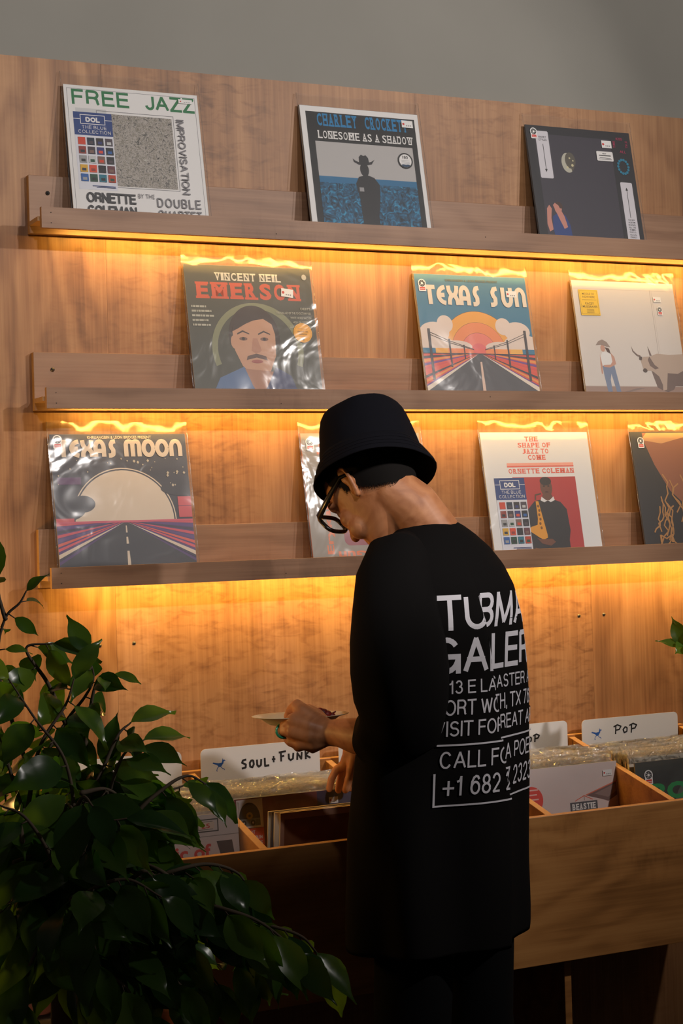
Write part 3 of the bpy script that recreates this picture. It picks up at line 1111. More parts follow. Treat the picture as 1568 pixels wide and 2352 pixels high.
def art_field(a, t):
    a.rect(0, 0, 1, 1, ink(214, 204, 196))
    a.rect(0, 0, 1, .115, ink(160, 134, 122))
    a.rect(0, .113, 1, .118, ink(190, 174, 162))
    a.rect(.755, .3, .759, .94, ink(176, 164, 156))
    a.rect(.772, .3, .774, .94, ink(186, 174, 166))
    a.rect(0, .93, 1, .933, ink(196, 186, 178))
    # standing figure in jeans and a cowboy hat, shadow to the right
    a.poly([(.26, .045), (.33, .05), (.50, .085), (.58, .102), (.50, .10), (.33, .06)], ink(136, 118, 112))
    je, sk = ink(122, 134, 158), ink(196, 148, 128)
    a.poly([(.19, .285), (.195, .2), (.215, .04), (.255, .04), (.25, .17), (.265, .22), (.30, .04), (.34, .045), (.32, .18), (.305, .29)], je)
    a.rect(.21, .02, .25, .042, ink(196, 130, 90))
    a.rect(.30, .02, .34, .045, ink(196, 130, 90))
    a.poly([(.19, .285), (.18, .36), (.205, .40), (.265, .40), (.30, .36), (.30, .29)], WHT)
    a.poly([(.285, .395), (.315, .36), (.325, .30), (.26, .27), (.205, .275), (.20, .29), (.27, .295), (.29, .32)], sk)
    a.poly([(.18, .38), (.172, .30), (.172, .22), (.185, .215), (.19, .29)], sk)
    a.disc(.215, .432, .022, .03, sk, 16)
    a.poly([(.235, .44), (.275, .43), (.285, .385), (.255, .40)], ink(84, 60, 54))
    a.poly([(.15, .455), (.18, .49), (.22, .505), (.26, .485), (.29, .44), (.25, .447), (.20, .46)], ink(150, 132, 122))
    # long-horned ox
    ox, od = ink(186, 164, 148), ink(120, 102, 96)
    a.poly([(.66, .255), (.70, .11), (.76, .08), (.80, .07), (.86, .09), (.88, .12), (1, .12), (1, .30)], od)
    a.poly([(.57, .335), (.60, .365), (.67, .37), (.74, .395), (.86, .385), (1, .395), (1, .26), (.92, .225), (.82, .23), (.80, .14), (.79, .09), (.75, .08), (.755, .13), (.73, .2), (.68, .24), (.655, .25), (.60, .245), (.585, .265)], ox)
    a.poly([(.66, .37), (.70, .3), (.74, .27), (.70, .26), (.655, .29), (.64, .34)], od)
    a.poly([(.575, .375), (.545, .385), (.51, .415), (.495, .455), (.50, .41), (.535, .373), (.575, .36)], od)
    a.poly([(.665, .375), (.655, .455), (.675, .41), (.685, .375)], od)
    a.poly([(.56, .37), (.555, .34), (.58, .335), (.59, .365)], ink(90, 76, 72))
    a.disc(.60, .25, .022, .018, ink(90, 76, 72), 12)
    a.rect(.86, .0, .96, .033, ink(70, 66, 66))
    a.rect(.865, .002, .955, .016, WHT)
    for k in range(5):
        a.rect(.87 + k * .018, .019, .88 + k * .018, .029, WHT)
        a.rect(.87 + k * .018, .004, .878 + k * .018, .014, BLK)
    b2 = MB()
    a2 = Art(b2, 1, 1, .0008)
    yl, dk = ink(236, 190, 44), ink(110, 84, 30)
    a2.rect(.022, .222, .080, .290, yl)
    a2.frame(.025, .225, .077, .287, .0006, dk)
    a2.text('MIDDLE OF', .032, .276, .036, .0055, dk, .006)
    a2.text('NOWHERE', .032, .268, .037, .0055, dk, .006)
    a2.rect(.029, .2625, .073, .2633, dk)
    a2.text('KACEY', .038, .250, .026, .0065, dk, .012)
    a2.text('MUSGRAVES', .029, .242, .044, .0060, dk, .012)
    for k in range(4):
        a2.rect(.040, .2375 - k * .003, .062, .2383 - k * .003, dk)
    tag(b2.build('yellow_sticker', t), 'square yellow sticker with a thin border')
    price_sticker(t, .250, .263, .024, .014, 0)
    shop_sticker(t, .266, .243, 0, .012)


def art_gun(a, t):
    a.rect(0, 0, 1, 1, ink(150, 138, 126))
    og, pu = ink(226, 120, 72), ink(150, 74, 84)
    a.frame(.04, .03, .985, .965, .0, og) if False else None
    for u0, c in ((.27, pu), (.315, og), (.36, ink(140, 132, 122)), (.39, ink(66, 74, 100))):
        a.rrect(u0, u0 - .13, .97 - (u0 - .27), .93 - (u0 - .27), .05, c)
    a.disc(.62, .5, .13, .2, ink(130, 84, 66))
    a.disc(.62, .62, .2, .2, ink(46, 38, 40))
    a.text('Badu', .90, .55, .25, .075, og, .02, rot=-pi / 2) if False else None
    a.text("Erykah", .118, .13, .36, .075, og, .03, rot=pi / 2) if False else None
    a.text("Erykah Badu's", .195, .08, .84, .075, og, .03, rot=pi / 2)
    a.text("Mama's Gun", .93, .10, .72, .068, og, .03, rot=pi)
    shop_sticker(t, .027, .293, 0, .016)


def art_shape(a, t):
    rd = ink(222, 96, 76)
    a.slab('THE', .40, .925, .13, .04, rd, .03)
    a.slab('SHAPE OF', .33, .875, .31, .04, rd, .03)
    a.slab('JAZZ TO', .365, .825, .25, .04, rd, .03)
    a.slab('COME', .41, .775, .17, .04, rd, .03)
    a.rect(.21, .728, .83, .75, ink(236, 160, 140))
    a.rect(.21, .716, .83, .727, rd)
    a.slab('ORNETTE COLEMAN', .215, .665, .615, .04, rd, .03)
    a.rect(.245, .01, .83, .635, ink(178, 56, 54))
    bl, sk = ink(42, 40, 44), ink(104, 66, 50)
    a.poly([(.33, .01), (.335, .12), (.31, .18), (.30, .26), (.345, .37), (.42, .44), (.50, .455), (.58, .455), (.66, .43), (.71, .37), (.72, .20), (.70, .12), (.70, .01)], bl)
    a.rect(.50, .44, .59, .49, sk)
    a.disc(.545, .55, .055, .08, sk, 22)
    a.disc(.545, .60, .053, .035, ink(40, 34, 34), 20)
    a.poly([(.49, .475), (.53, .445), (.56, .445), (.60, .475), (.61, .445), (.57, .43), (.545, .445), (.51, .43), (.478, .445)], WHT)
    for u in (.525, .567):
        a.disc(u, .56, .010, .006, ink(30, 24, 24), 10)
    a.disc(.545, .512, .018, .007, ink(80, 40, 36), 10)
    gd = ink(222, 150, 44)
    a.poly([(.43, .44), (.455, .44), (.50, .17), (.50, .145), (.46, .13), (.43, .145), (.33, .21), (.36, .235), (.42, .25), (.43, .30)], gd)
    for k in range(6):
        a.disc(.447 + .006 * (k % 2), .40 - k * .035, .010, .012, ink(120, 76, 26), 10)
    a.stroke([(.43, .45), (.435, .49), (.49, .50)], .012, ink(90, 60, 40))
    a.poly([(.40, .145), (.44, .135), (.54, .135), (.57, .11), (.52, .08), (.44, .10)], ink(110, 66, 48))
    a.poly([(.37, .07), (.40, .015), (.43, .01), (.41, .06)], sk)
    dol(a, .075, .045, .275, .585)


def art_gold(a, t):
    a.rect(0, 0, 1, 1, ink(46, 44, 46))
    a.poly([(.12, .99), (.12, .93), (.2, .72), (.32, .5), (.45, .38), (.8, .4), (.9, .99)], ink(150, 92, 66))
    a.poly([(.10, .93), (.16, .99), (.7, .99), (.3, .90)], ink(206, 150, 96))
    gd = ink(184, 130, 74)
    r = random.Random(5)
    for k in range(16):
        x0, y0 = r.uniform(.18, .6), r.uniform(.3, .75)
        pts = [(x0, y0)]
        for j in range(6):
            pts.append((pts[-1][0] + r.uniform(-.05, .05), pts[-1][1] - r.uniform(.02, .07)))
        a.stroke(pts, .012, gd)
    a.text('M', .15, .07, .13, .065, gd, .0)
    a.text('H', .24, .02, .05, .025, gd, .0)
    a.rect(.15, .055, .85, .06, gd)
    shop_sticker(t, .034, .290, 0, .015)


SX = [-.041, .528, 1.147, .228, .819, 1.27, -.094, .506, .990, 1.436]
spec = [
    (0, 'white record cover with big green title lettering and a mottled grey square', art_free, (.5, .42, .34), WHT, 0),
    (0, 'black and white record cover with a hatted figure standing in a blue field', art_crockett, (.25, .24, .23), WHT, 1),
    (0, 'near-black record cover with two white arrow labels, on the top ledge', art_styles, (.04, .04, .045), BLK, 0),
    (1, 'olive-grey record cover with a painted face and red slab title lettering', art_emerson, (.3, .28, .25), WHT, 0),
    (1, 'blue record cover with an orange sun over a grey road', art_sun, (.4, .34, .28), WHT, 2),
    (1, 'pale record cover with a figure and a horned ox and a yellow sticker', art_field, (.5, .45, .4), WHT, 1),
    (2, 'dark night-sky record cover with a big cream moon over a road', art_moon, (.3, .26, .24), WHT, 0),
    (2, 'brown-grey record cover with orange lettering, half hidden behind the hat and face', art_gun, (.5, .16, .07), WHT, 0),
    (2, 'white record cover with a saxophonist on a red square', art_shape, (.6, .58, .55), WHT, 0),
    (2, 'dark record cover with golden hair, cut by the right picture edge', art_gold, (.06, .055, .055), BLK, 0),
]
for k, (li, lab, fn, edge, base, extra) in enumerate(spec):
    album(li, SX[k], lab, fn, k + 1.3, edge, base)
    for e in range(extra):
        q = album(li, SX[k] + .0006 * (e - 1), {1: 'plain edge of a spare record tucked behind the blue-field cover', 4: 'plain edge of a spare record tucked behind the orange-sun cover', 5: 'plain edge of a spare record tucked behind the horned-ox cover'}[k],
                  None, k + e, ((.35, .25, .15), (.45, .4, .32))[e % 2], group='spare records behind the displayed covers')
        nrm = Vector((0, cos(.19), sin(.19)))
        q.location = q.location + nrm * (.0034 * (e + 1)) + Vector((0, 0, .0))

# ------------------------------------------------------------------ the record bins
DIV = [-.1235, .2145, .5555, .8955, 1.2295, 1.568]
BF, BT, BB = -.455, .80, .4762
BINZ = .545                              # inside floor of the bins
BACKZ = .905
B = empty('record_bin', (DIV[0], -.23, 0))
tag(B, 'long plywood record bin unit with open compartments below the ledges', 'record bin')
ox_, oy_ = DIV[0], -.23


def bpart(name, mbx):
    mbx.v = [(p[0] - ox_, p[1] - oy_, p[2]) for p in mbx.v]
    return bevel(mbx.build(name, B), .0012)


def edge_paint(o, mat, axis='z'):
    o.data.materials.append(mat)
    for pl in o.data.polygons:
        if pl.normal.z > .5:
            pl.material_index = len(o.data.materials) - 1


b = MB(); b.box(DIV[0] - .009, DIV[-1] + .009, BF, BF + .018, BB, BT, M_bin); fp = bpart('front_panel', b); edge_paint(fp, M_bin2)
b = MB(); b.box(DIV[0] - .009, DIV[-1] + .009, -.0235, -.0055, BB, BACKZ, M_bin); edge_paint(bpart('back_panel', b), M_bin2)
b = MB(); b.box(DIV[0] - .009, DIV[-1] + .009, BF + .0182, -.0237, BINZ - .018, BINZ, M_bin); bpart('base_panel', b)
for x in DIV:
    b = MB()
    b.prism([(BF + .0183, BINZ + .0002), (BF + .0183, BT), (-.0238, BACKZ - .005), (-.0238, BINZ + .0002)], 'x', x - .0085, x + .0085, M_bin)
    edge_paint(bpart('divider', b), M_bin2)
for x in (-.08, .957):
    b = MB(); b.box(x - .009, x + .009, -.40, -.03, 0.0, BINZ - .0182, M_bin)
    bpart('leg_panel', b)

# white header cards
bird = ink(44, 92, 168)


def roadrunner(a, u, v, s):
    """blue running bird with a long tail"""
    P = lambda L: [(u + x * s, v + y * s) for x, y in L]
    a.poly(P([(0, .56), (.35, .42), (.45, .30), (.62, .28), (.74, .40), (.80, .60), (.70, .58), (.45, .55), (.05, .64)]), bird)
    a.poly(P([(.68, .50), (.80, .46), (.86, .66), (1.0, .70), (.88, .78), (.82, .74), (.76, .90), (.74, .74)]), bird)
    a.stroke(P([(.50, .32), (.36, .22), (.30, .02), (.38, .0)]), .045 * s, bird)
    a.stroke(P([(.62, .30), (.72, .18), (.88, .10), (.90, .04)]), .045 * s, bird)


mk = ink(28, 26, 28)
M_card = flat((.74, .70, .68), .45, 'white_plastic_card')


def header_card(x0, wd, ztop, label, words):
    t = empty('divider_card', (x0, -.0445, BINZ + .001), (0, 0, 0))
    h = ztop - BINZ - .001
    b = MB()
    r = .012
    p = [(0, 0), (wd, 0), (wd, h - r)] + arc(wd - r, h - r, r, r, 0, 90, 5)[1:] + arc(r, h - r, r, r, 90, 180, 5)
    b.prism(p, 'y', 0, .0012, M_card)
    a = Art(b, 1, 1, 0)
    roadrunner(a, .028, h - .052, .032)
    for s_, u, v, cw, ch, gap, tk in words:
        a.strokes(s_, HAND, u, h - v, cw, ch, gap, tk, mk, widths={'I': .5, '+': .8})
    b.build('card', t)
    return tag(t, label, 'divider card', 'white genre cards at the back of the bins')


header_card(-.110, .294, .955, 'white genre card lettered Jazz, half hidden behind the plant', [('JAZZ', .085, .055, .022, .026, .016, .0058)])
header_card(.2295, .294, .955, 'white genre card lettered Soul + Funk beside the held plate', [('SOUL', .098, .052, .0135, .022, .005, .0048), ('+', .172, .046, .014, .018, 0, .0042), ('FUNK', .193, .044, .015, .021, .006, .0046)])
header_card(.572, .294, .945, 'white genre card behind the hand in the records', [])
header_card(.910, .294, .945, 'white genre card with its right corner showing beside the shirt', [('HIP', .085, .05, .016, .022, .006, .004), ('HoP', .158, .046, .014, .018, .005, .004)])
header_card(1.247, .294, .942, 'white genre card lettered Pop at the right', [('PoP', .098, .043, .018, .022, .006, .0038)])

# records packed in the bins, every one its own object
JC = [(.62, .55, .44), (.5, .42, .3), (.10, .08, .07), (.72, .68, .6), (.3, .15, .08), (.16, .18, .22), (.55, .3, .16), (.78, .74, .68)]


def lp_meshes():
    out = []
    for k, c in enumerate(JC):
        b = MB()
        b.box(0, .314, 0, .0032, 0, .315, flat(c, .6, 'record_card'))
        b.v = [p for p in b.v]
        o = b.build('cover')
        out.append(o.data)
        bpy.data.objects.remove(o)
    return out


def lp_tops():
    out = []
    for k in range(6):
        r = random.Random(k)
        b = MB()
        n = 26
        for yb in (-.0006, .0038):
            vs = []
            for j, z in enumerate((.302, .315, .322, .330)):
                for i in range(n + 1):
                    u = i / n
                    wob = noise.noise(Vector((u * 14, z * 60, k * 5. + yb * 900)))
                    vs.append((-.003 + u * .320, yb + wob * (.0, .001, .0045, .007)[j] + (.0, .0, .0012, -.0005)[j] * (1 if yb < 0 else -1),
                               z + (noise.noise(Vector((u * 11, 3.3, k * 2. + yb * 500))) * .004 if j == 3 else 0)))
            fs = [(j * (n + 1) + i, j * (n + 1) + i + 1, (j + 1) * (n + 1) + i + 1, (j + 1) * (n + 1) + i) for j in range(3) for i in range(n)]
            b.add(vs, fs, M_poly_top, True)
        o = b.build('sleeve_top')
        out.append(o.data)
        bpy.data.objects.remove(o)
    return out


LPJ, LPT = lp_meshes(), lp_tops()
proto = bpy.data.objects.new('vinyl_record', None)
proto.empty_display_size = .03
pj = bpy.data.objects.new('cover', LPJ[0]); pj.parent = proto
pt = bpy.data.objects.new('sleeve_top', LPT[0]); pt.parent = proto


def bin_record(x, y, z, lean, label, group, r, tilt=0.):
    o = proto.copy(); COL.objects.link(o)
    o.location = (x, y, z)
    o.rotation_euler = (-lean, tilt, 0)
    a = pj.copy(); a.data = r.choice(LPJ); a.parent = o; COL.objects.link(a)
    c = pt.copy(); c.data = r.choice(LPT); c.parent = o; COL.objects.link(c)
    return tag(o, label, 'record', group)


bnames = ['jazz', 'soul and funk', 'rock', 'hip hop', 'pop']
bin_lab = ['plastic-sleeved record packed in the compartment behind the plant, below the Jazz card',
           'plastic-sleeved record packed between the Soul + Funk card and the maroon cover',
           'plastic-sleeved record packed in the compartment hidden by the man',
           'plastic-sleeved record packed behind the pale cover with the red disc',
           'plastic-sleeved record packed behind the green-lettered cover, below the Pop card']
FRONTY = [-.335, -.262, -.29, -.243, -.29]           # foot of the hindmost front cover, per bin
for k in range(5):
    r = random.Random(40 + k)
    xl = DIV[k] + .0085
    n = 30
    y0, y1 = -.058, FRONTY[k] + .040
    for i in range(n):
        yy = y0 + (y1 - y0) * i / (n - 1)
        lean = .02 + .07 * i / (n - 1)
        bin_record(xl + .005 + r.uniform(-.002, .003), yy - .018 - .01 * i / n, BINZ + .0025 + r.uniform(0, .012), lean, bin_lab[k], 'records packed in the %s compartment' % bnames[k], r, r.uniform(-.004, .004))


def front_cover(k, y, z, lean, label, paint, base, edge=(.5, .45, .4), dx=.006, sleeve=True, tilt=0., seed=1., cat='record'):
    t = empty('record_album', (DIV[k] + .0085 + dx, y, z), (-lean, tilt, 0))
    b = MB()
    b.box(0, .314, .0030, .0062, 0, .315, flat(edge, .6, 'card_edge'))
    a = Art(b, .314, .315, .0030)
    a.rect(.002, .002, .998, .998, base)
    if paint:
        paint(a, t)
    b.build('cover', t)
    if sleeve:
        sleeve_mesh(t, .319, .333, -.0025, 0, seed, .0008)
    return tag(t, label, cat, 'front covers standing in the record bins')


def art_music(a, t):
    a.rect(0, 0, 1, 1, ink(206, 190, 182))
    a.rect(.1, .90, .82, .955, ink(130, 124, 112))
    a.frame(.1, .885, .86, .97, .008, ink(90, 84, 76))
    a.rect(.72, .905, .83, .95, ink(214, 190, 170))
    a.text('25', .74, .91, .06, .03, ink(200, 70, 60), .02)
    a.rect(0, .855, 1, .86, ink(150, 140, 130))
    rd = ink(206, 84, 76)
    a.text('music of', .32, .715, .48, .095, rd, .03)
    a.text('TE', .52, .555, .26, .12, rd, .05)
    a.poly([(.84, .82), (.95, .82), (.98, .60), (.90, .60)], ink(90, 84, 80))
    a.rect(0, 0, 1, .28, ink(196, 70, 50))


front_cover(0, -.352, BINZ + .001, .085, 'pale record cover with red lettering reading music of, beside the plant leaves', art_music, WHT, seed=21)


def art_maroon(a, t):
    mar = speckle('maroon_print', [(84, 34, 40), (112, 50, 52), (136, 70, 70)], 9., 3.)
    a.rect(0, 0, 1, 1, mar)
    a.rect(.62, 0, 1, 1, speckle('navy_print', [(44, 38, 66), (62, 56, 92)], 8., 3.))
    a.rect(.0, .0, .62, .7, speckle('grey_drawing', [(70, 66, 56), (140, 136, 120), (176, 172, 156)], 30., 5.)) if False else None
    a.disc(.42, .58, .22, .20, speckle('grey_drawing_print', [(74, 70, 60), (130, 124, 110), (170, 164, 150)], 26., 5.))
    pw, rd = ink(216, 208, 206), ink(206, 70, 44)
    b2 = MB()
    a2 = Art(b2, 1, 1, .0008)
    u0, v0, wd = .004, .2515, .060
    a2.rect(u0, v0, u0 + wd, .3125, pw)
    a2.poly(arc(u0 + wd * .48, v0 + .020, .0245, .034, 0, 180, 24), BLK)
    a2.rect(u0 + wd * .07, v0 + .004, u0 + wd * .89, v0 + .020, ink(120, 132, 136))
    a2.ring(u0 + wd * .48, v0 + .026, .003, .0075, ink(176, 150, 50))
    for q in (.2, .55):
        a2.disc(u0 + wd * (q + .05), v0 + .011, .0055, .0065, BLK, 14)
        a2.disc(u0 + wd * (q + .05), v0 + .011, .002, .0025, pw, 10)
    for q in range(5):
        a2.rect(u0 + wd * (.72 + .035 * q), v0 + .005, u0 + wd * (.735 + .035 * q), v0 + .018, BLK)
    a2.rect(u0, v0 - .075, u0 + wd, v0 - .001, rd)
    for q, s_ in enumerate(('NOT', 'AN ALBUM', 'FOR ITS', 'SPECIAL', 'DAY')):
        a2.text(s_, u0 + wd * (.36 if q == 0 else .25), v0 - .013 - q * .0115, wd * (.3 if q == 0 else .68), .0075, pw, .02)
    tag(b2.build('shop_label', t), 'white and red label with a half record drawing')
    price_sticker(t, .222, .285, .022, .014, 0)


front_cover(1, -.277, BINZ + .012, .10, 'maroon record cover with a white and red label in its corner', art_maroon, BLK, seed=22)


def art_brown(a, t):
    a.rect(0, 0, 1, 1, ink(150, 112, 92))
    a.rect(.03, .0, .985, .955, speckle('brown_print', [(96, 56, 36), (120, 74, 48)], 5., 2.))


for q, (dx, yy, lean, lab, ed, z_) in enumerate((
        (.0005, -.330, .20, 'cream-edged record in the front stack, hindmost of the three near the man', (.62, .52, .36), -.028),
        (.0035, -.340, .195, 'dark-edged record in the front stack, between two cream-edged ones', (.10, .08, .07), -.029),
        (.006, -.350, .19, 'cream-edged record in the front stack, just behind the brown cover', (.66, .56, .42), -.027))):
    front_cover(1, yy, BINZ + .001, -.12 - .0 * q, lab, None, flat(ed, .6), ed, .040 + dx - .006, False)
front_cover(1, -.362, BINZ + .001, -.12, 'brown record cover leaning at the front of its compartment', art_brown, BLK, (.62, .5, .36), .048, False)
front_cover(2, -.30, BINZ + .001, .09, 'grey record cover at the front of the compartment hidden by the man', None, ink(120, 116, 112), seed=23)


def art_beastie(a, t):
    a.rect(0, 0, 1, 1, ink(216, 196, 190))
    a.poly([(.70, .765), (.985, .845), (.985, .745), (.90, .705), (.84, .725)], ink(112, 88, 84))
    a.poly([(.78, .77), (.975, .83), (.98, .775), (.90, .735), (.85, .75)], ink(140, 116, 110))
    a.stroke([(.70, .766), (.99, .85)], .008, ink(216, 110, 84))
    a.rect(.555, .655, .80, .722, ink(74, 76, 82))
    a.slab('BEASTIE', .57, .664, .215, .046, ink(228, 224, 220), .04)
    a.stroke([(.60, .73), (.685, .765), (.76, .73)], .006, ink(214, 96, 70))
    a.rect(.683, .73, .687, .76, ink(110, 90, 84))
    b2 = MB()
    a2 = Art(b2, 1, 1, .0008)
    a2.disc(.068, .243, .032, .032, ink(222, 70, 58), 36)
    for q in range(5):
        a2.rect(.050, .265 - q * .011, .088 - .004 * (q % 2), .268 - q * .011, ink(240, 190, 180))
    tag(b2.build('round_sticker', t), 'round red sticker with pale lines')
    price_sticker(t, .272, .282, .026, .014, 0)


front_cover(3, -.258, BINZ + .006, .10, 'pale pink record cover with a red round sticker and a boxed title', art_beastie, WHT, seed=24)


def art_green(a, t):
    a.rect(0, 0, 1, 1, speckle('dark_green_print', [(40, 42, 40), (64, 66, 62)], 7., 3.))
    a.disc(.62, .55, .30, .34, speckle('grey_green_print', [(84, 92, 84), (120, 124, 116)], 6., 3.))
    g = ink(30, 140, 74)
    a.text('RO', .14, .70, .34, .13, g, .05)
    shop_sticker(t, .036, .283, 0, .018)


front_cover(4, -.305, BINZ + .004, .10, 'dark record cover with green lettering at the right edge', art_green, BLK, (.15, .14, .13), seed=25)
# ------------------------------------------------------------------ the man
TH = math.radians(46)
DM = 3.21
Fh = Vector((CF.x, CF.y, 0)).normalized()
Rh = Vector((CR.x, CR.y, 0)).normalized()
UZ = Vector((0, 0, 1))
fb = Fh * cos(TH) - Rh * sin(TH)          # the way he faces
Lf = -Rh * cos(TH) - Fh * sin(TH)         # his left


def MP(px, py, d=0.):
    return PX(px, py, DM + d)


M_skin = speckle('skin', [(166, 104, 66), (188, 124, 82), (202, 138, 94)], 14., 3.)
M_skin.node_tree.nodes['Principled BSDF'].inputs['Roughness'].default_value = .5
M_cotton, _nt, _b = newmat('black_cotton')
_b.inputs['Base Color'].default_value = (.0062, .0055, .0055, 1)
_b.inputs['Roughness'].default_value = .92
_b.inputs['Specular IOR Level'].default_value = .08
M_letter = flat((.64, .62, .67), .6, 'white_shirt_print')
M_hat, _nt, _b = newmat('navy_twill')
_b.inputs['Base Color'].default_value = (.0055, .0055, .0085, 1)
_b.inputs['Roughness'].default_value = .9
_b.inputs['Specular IOR Level'].default_value = .1
M_pants = flat((.004, .004, .0045), .95, 'black_trouser_cloth', .1)
M_hair = flat((.018, .015, .013), .6, 'black_hair')

feet = MP(1005, 1300, .0)
man = empty('person', (feet.x, feet.y, 0))
tag(man, 'person in a black T-shirt and bucket hat, head bowed over the records, holding a plate', 'person')
_mo = Vector((-feet.x, -feet.y, 0))


def mpart(mbx, name, parent=man):
    return mbx.build(name, parent, _mo if parent is man else (0, 0, 0))


# ---- head axes: bowed towards the records
PHI = math.radians(50)
hf = (fb * cos(PHI) - UZ * sin(PHI)).normalized()
hu = (UZ * cos(PHI) + fb * sin(PHI)).normalized()
hx = hf.cross(hu)                                   # his right
HC = MP(860, 1116, .05)


def HP(x, y, z):
    return HC + hx * x + hf * y + hu * z


def head_rings():
    prof = [(-.119, .072, .050, .012), (-.114, .085, .040, .024), (-.102, .092, .012, .038), (-.085, .090, -.020, .048), (-.065, .088, -.045, .055),
            (-.045, .088, -.064, .060), (-.022, .088, -.080, .0655), (0, .087, -.090, .070), (.028, .087, -.096, .073), (.058, .083, -.096, .0725),
            (.085, .070, -.085, .066), (.105, .050, -.066, .052), (.117, .026, -.040, .033), (.121, .008, -.020, .014)]
    rings = []
    n = 28
    for z, yf, yb, hw in prof:
        c, d = (yf + yb) / 2, (yf - yb) / 2
        ring = []
        for i in range(n):
            t = 2 * pi * i / n
            cx, sy = cos(t), sin(t)
            e = .86
            ring.append(HP(hw * math.copysign(abs(cx) ** e, cx), c + d * math.copysign(abs(sy) ** (e if sy > 0 else 1), sy), z))
        rings.append(ring)
    return rings


def ball(mbx, c, r, mat, sx=None, n=12):
    """ellipsoid: sx = three half-axis vectors"""
    ax = sx or (Vector((r, 0, 0)), Vector((0, r, 0)), Vector((0, 0, r)))
    rings = []
    for k in range(1, n):
        t = pi * k / n
        rings.append([c + ax[2] * -cos(t) + (ax[0] * cos(2 * pi * i / n) + ax[1] * sin(2 * pi * i / n)) * sin(t) for i in range(n)])
    mbx.loft(rings, mat)


bd = MB()
bd.loft(head_rings(), M_skin)
# nose, brow, lips, eye balls, cheeks
bd.tube([HP(0, .088, .022), HP(0, .102, -.004), HP(0, .112, -.022)], [.007, .009, .0105], M_skin)
for s_ in (-1, 1):
    ball(bd, HP(.012 * s_, .098, -.027), .008, M_skin)
    bd.tube([HP(.012 * s_, .089, .030), HP(.034 * s_, .085, .034), HP(.055 * s_, .072, .028)], .0075, M_skin)
    ball(bd, HP(.033 * s_, .074, .010), .0135, M_skin)
    ball(bd, HP(.043 * s_, .062, -.020), .023, M_skin)
    ball(bd, HP(.041 * s_, .060, -.050), .026, M_skin)
    # ear: helix rim, bowl, lobe
    e = [(-.004, .024), (.004, .033), (-.006, .037), (-.018, .033), (-.024, .020), (-.022, .004), (-.015, -.010), (-.008, -.022), (-.002, -.027)]
    out = lambda y, z: HP(s_ * (.071 + .55 * max(0, -y + .002)), y, z)
    bd.tube([out(y, z) for y, z in e], [.0045] * 7 + [.0055, .006], M_skin, 8)
    for y, z, r in ((-.006, .018, .011), (-.010, .003, .011), (-.004, -.012, .009)):
        ball(bd, HP(s_ * (.071 + .30 * max(0, -y)), y, z), r, M_skin, (hx * .005, hf * r, hu * r * 1.3))
bd.tube([HP(-.024, .083, -.060), HP(0, .096, -.056), HP(.024, .083, -.060)], [.004, .0062, .004], M_skin)
bd.tube([HP(-.022, .083, -.071), HP(0, .095, -.070), HP(.022, .083, -.071)], [.004, .0068, .004], M_skin)
bd.tube([HP(0, .075, -.106), HP(0, .086, -.104)], .014, M_skin)
# neck and trunk
NB = MP(988, 1222, .02)
bd.tube([HP(0, -.008, .005), HP(0, -.016, -.045), (HP(0, -.022, -.045) + NB) / 2 + UZ * .006, NB, NB - UZ * .05 - fb * .0], [.052, .054, .056, .057, .058], M_skin, 18)
ctr = MP(1008, 1300, .0)
SHL = ctr + Lf * .105 - UZ * .045
SHR = ctr - Lf * .105 - UZ * .045
bd.tube([SHL, NB - UZ * .075, SHR], [.045, .058, .045], M_skin, 14)
hipz = .88


def body_ring(z, wd, dp, off=0.):
    c = Vector((ctr.x, ctr.y, z)) + fb * off
    return [c - Lf * (wd * cos(2 * pi * i / 20)) + fb * (dp * sin(2 * pi * i / 20)) for i in range(20)]


bd.loft([body_ring(1.38, .07, .05), body_ring(1.33, .125, .075), body_ring(1.22, .150, .09, .01), body_ring(1.08, .14, .09, .01), body_ring(.98, .14, .09), body_ring(.86, .14, .09), body_ring(.80, .13, .085)], M_skin)
LEGS = []
for s_ in (1, -1):
    hip = Vector((ctr.x, ctr.y, .86)) + Lf * (.085 * s_)
    kn = Vector((ctr.x, ctr.y, .48)) + Lf * (.095 * s_) + fb * .02
    an = Vector((ctr.x, ctr.y, .09)) + Lf * (.10 * s_) - fb * .01
    LEGS.append((hip, kn, an))
    bd.tube([hip, kn, an, an + fb * .10 - UZ * .04], [.085, .055, .038, .035], M_skin, 14)
